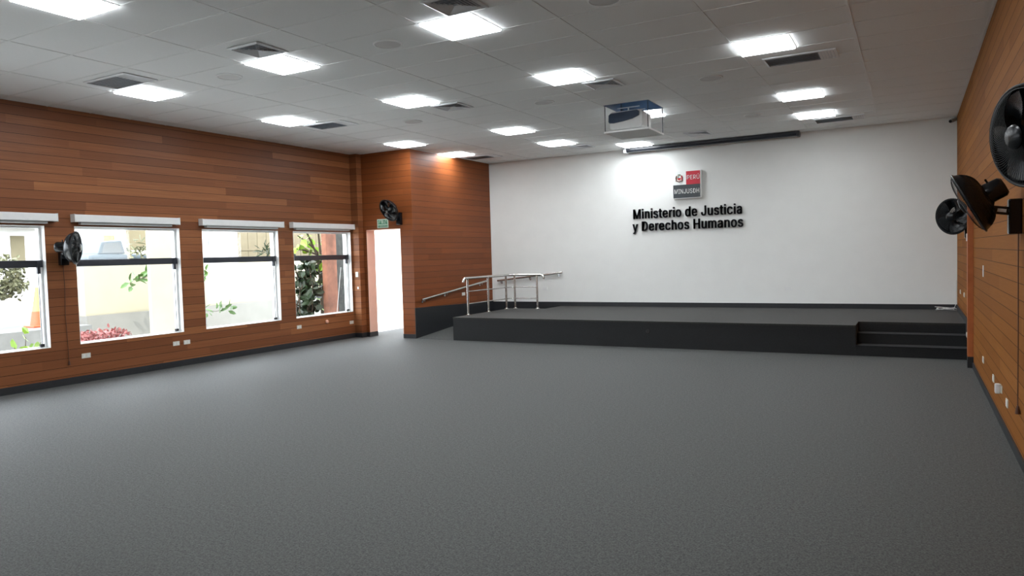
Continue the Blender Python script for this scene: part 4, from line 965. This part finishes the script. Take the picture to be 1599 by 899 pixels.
# traffic cone
r = thing('traffic_cone', 'orange traffic cone outside the leftmost window', 'traffic cone', (-16.0, 8.36, 0.46))
MB().box(-16.2, -15.8, 8.16, 8.56, 0.46, 0.50).build('base', 'cone', r, bevel=0.01)
MB().lathe([(0.16, 0.04), (0.115, 0.33), (0.0005, 0.331)], Matrix.Translation((-16.0, 8.36, 0.46)), 20).build('lower_sleeve', 'cone', r, smooth=True)
MB().lathe([(0.108, 0.33), (0.028, 0.83), (0.0005, 0.832)], Matrix.Translation((-16.0, 8.36, 0.46)), 20).build('upper_sleeve', 'cone_band', r, smooth=True)
# plants
plant('leafy_plant', 'bright yellow-green leafy plant low outside the leftmost window', 'plant', (-12.2, 6.25, 0.0),
      [[(-12.25, 6.05, 0.3), (-12.2, 6.0, 0.46)], [(-12.2, 6.3, 0.35), (-12.15, 6.42, 0.58)], [(-12.3, 6.2, 0.3), (-12.3, 6.22, 0.60)], [(-12.2, 6.1, 0.3), (-12.0, 6.15, 0.42)]], 'leaf_bright', 0.20, 0.14, 1, 0.04)
fb = thing('flower_bed', 'low bed of pinkish-red foliage outside the bottom left of the second window', 'flower bed', (-13.2, 7.95, 0))
m = MB()
for _ in range(240):
    leaf_set(m, (-13.2 + random.uniform(-0.35, 0.35), 7.85 + random.uniform(-0.35, 0.45), 0.33 + random.uniform(-0.05, 0.12)), 3, 0.08, 0.045, 1, 0.03)
m.build('foliage', 'flower', fb)
MB().box(-13.6, -12.8, 7.4, 8.45, 0, 0.28).build('planter', 'outdoor_white', fb, bevel=0.01)
plant('leafy_branch_plant', 'plant with a leafy branch crossing the cream wall in the second window', 'plant', (-15.5, 10.9, 0),
      [[(-15.5, 10.85, 1.0), (-15.45, 10.7, 1.35), (-15.35, 10.3, 1.42), (-15.3, 10.1, 1.36), (-15.3, 9.95, 1.30)], [(-15.5, 10.85, 1.1), (-15.45, 10.6, 1.50), (-15.4, 10.4, 1.52)]], 'leaf', 0.24, 0.11, 2, 0.03, bark=0.008)
plant('leafy_branch_plant', 'plant with two leafy sprays at the left edge of the third window', 'plant', (-12.8, 9.5, 0),
      [[(-12.8, 9.55, 0.5), (-12.8, 9.9, 0.72), (-12.8, 10.2, 0.68), (-12.8, 10.42, 0.70), (-12.8, 10.55, 0.76)], [(-12.8, 9.55, 1.0), (-12.8, 9.75, 1.3), (-12.8, 9.98, 1.42), (-12.8, 10.05, 1.50)]], 'leaf', 0.17, 0.075, 2, 0.035, bark=0.008)
# big shrub outside window 4
stems = []
for k in range(11):
    a = Vector((-13.05 + random.uniform(-0.15, 0.2), 12.95 + random.uniform(-0.38, 0.32), 0.5))
    b_ = a + Vector((random.uniform(-0.2, 0.2), random.uniform(-0.22, 0.22), 0.5)); c_ = b_ + Vector((random.uniform(-0.2, 0.2), random.uniform(-0.2, 0.2), 0.6))
    b_.y = max(b_.y, 12.45); c_.y = max(c_.y, 12.5)
    stems.append([a, b_, c_])
plant('broadleaf_shrub', 'large dark broad-leaved shrub outside the window nearest the exit', 'shrub', (-13.05, 12.95, 0), stems, 'leaf_dark', 0.26, 0.16, 3, 0.09, bark=0.022)
plant('overhanging_tree', 'bright green tree branches behind the upper part of the fourth window', 'tree', (-13.2, 13.75, 0),
      [[(-13.2, 13.7, 1.2), (-13.1, 13.55, 1.9), (-13.1, 13.2, 2.15), (-13.0, 12.8, 2.3)], [(-13.2, 13.7, 1.3), (-13.1, 13.5, 1.85), (-13.0, 13.0, 1.95), (-12.95, 12.7, 1.98)], [(-13.2, 13.75, 1.9), (-13.1, 13.6, 2.4), (-13.1, 13.3, 2.6)], [(-13.2, 13.7, 1.7), (-13.1, 13.2, 2.4), (-13.1, 12.85, 2.55)]], 'leaf_bright', 0.22, 0.15, 1, 0.07, bark=0.04)
tag(MB().box(-12.65, -12.50, 13.22, 13.58, -0.002, 4.0).build('terracotta_column', 'terracotta', bevel=0.01), 'square terracotta column outside the window nearest the exit', 'column')
tag(MB().box(-12.62, -12.56, 13.585, 14.8, -0.002, 3.2).build('shade_net', 'netting', bevel=0.004), 'dark shade netting panel right of the terracotta column', 'screen')
tag(MB().tube([(-12.0, 12.9, 0.0), (-12.35, 13.55, 1.5)], 0.006, 8).build('leaning_pole', 'grey_roll', smooth=True), 'thin pale pole leaning outside the fourth window', 'pole')
# parked vehicle, sign, pot behind the garden wall
v = thing('parked_vehicle', 'blue-grey parked vehicle just above the garden wall in the second window', 'vehicle', (-19.5, 12.0, 0.46))
MB().box(-20.3, -18.9, 11.2, 12.9, 0.75, 2.02).build('body', 'vehicle', v, bevel=0.08)
MB().prism([(11.5, 2.02), (11.62, 2.36), (12.2, 2.40), (12.3, 2.02)], 'x', -20.2, -19.0).build('cab', 'vehicle', v, bevel=0.04)
MB().prism([(11.62, 2.06), (11.7, 2.31), (12.12, 2.34), (12.2, 2.06)], 'x', -19.0, -18.985).build('side_window', 'win_dark', v)
for y in (11.55, 12.55):
    for x in (-20.2, -19.0):
        MB().tube([(x - 0.09, y, 0.80), (x + 0.09, y, 0.80)], 0.34, 20).build('wheel', 'rubber', v, smooth=True)
tag(MB().box(-20.6, -20.55, 12.66, 12.98, 2.42, 2.60).box(-20.58, -20.56, 12.80, 12.84, 0.46, 2.42).build('yellow_sign', 'yellow'), 'small yellow sign above the parked vehicle in the second window', 'sign')
r = thing('potted_plant', 'potted plant standing on the garden wall in the second window', 'plant', (-16.2, 10.88, 1.70))
MB().lathe([(0.07, 0), (0.10, 0.14), (0.085, 0.14), (0.0005, 0.12)], Matrix.Translation((-16.2, 10.88, 1.70)), 18).build('pot', 'rubber', r, smooth=True)
m = MB(); leaf_set(m, (-16.2, 10.84, 2.08), 40, 0.22, 0.05, 1, 0.10); m.tube([(-16.2, 10.88, 1.8), (-16.2, 10.85, 2.05)], 0.012, 6)
m.build('foliage', 'leaf_olive', r)
tag(MB().box(-18.2, -18.1, 11.80, 12.9, 2.1, 3.3).box(-18.18, -18.12, 11.80, 11.88, 0.46, 2.1).box(-18.18, -18.12, 12.8, 12.88, 0.46, 2.1).build('yard_hoarding', 'tan'), 'tan board structure behind the pot in the second window', 'hoarding')
r = thing('potted_plant', 'dark spiky potted plant on the garden wall in the third window', 'plant', (-16.2, 14.72, 1.70))
MB().lathe([(0.07, 0), (0.10, 0.12), (0.085, 0.12), (0.0005, 0.10)], Matrix.Translation((-16.2, 14.72, 1.70)), 18).build('pot', 'rubber', r, smooth=True)
m = MB(); leaf_set(m, (-16.2, 14.72, 2.0), 40, 0.26, 0.04, 1, 0.06); m.build('foliage', 'leaf_dark', r)
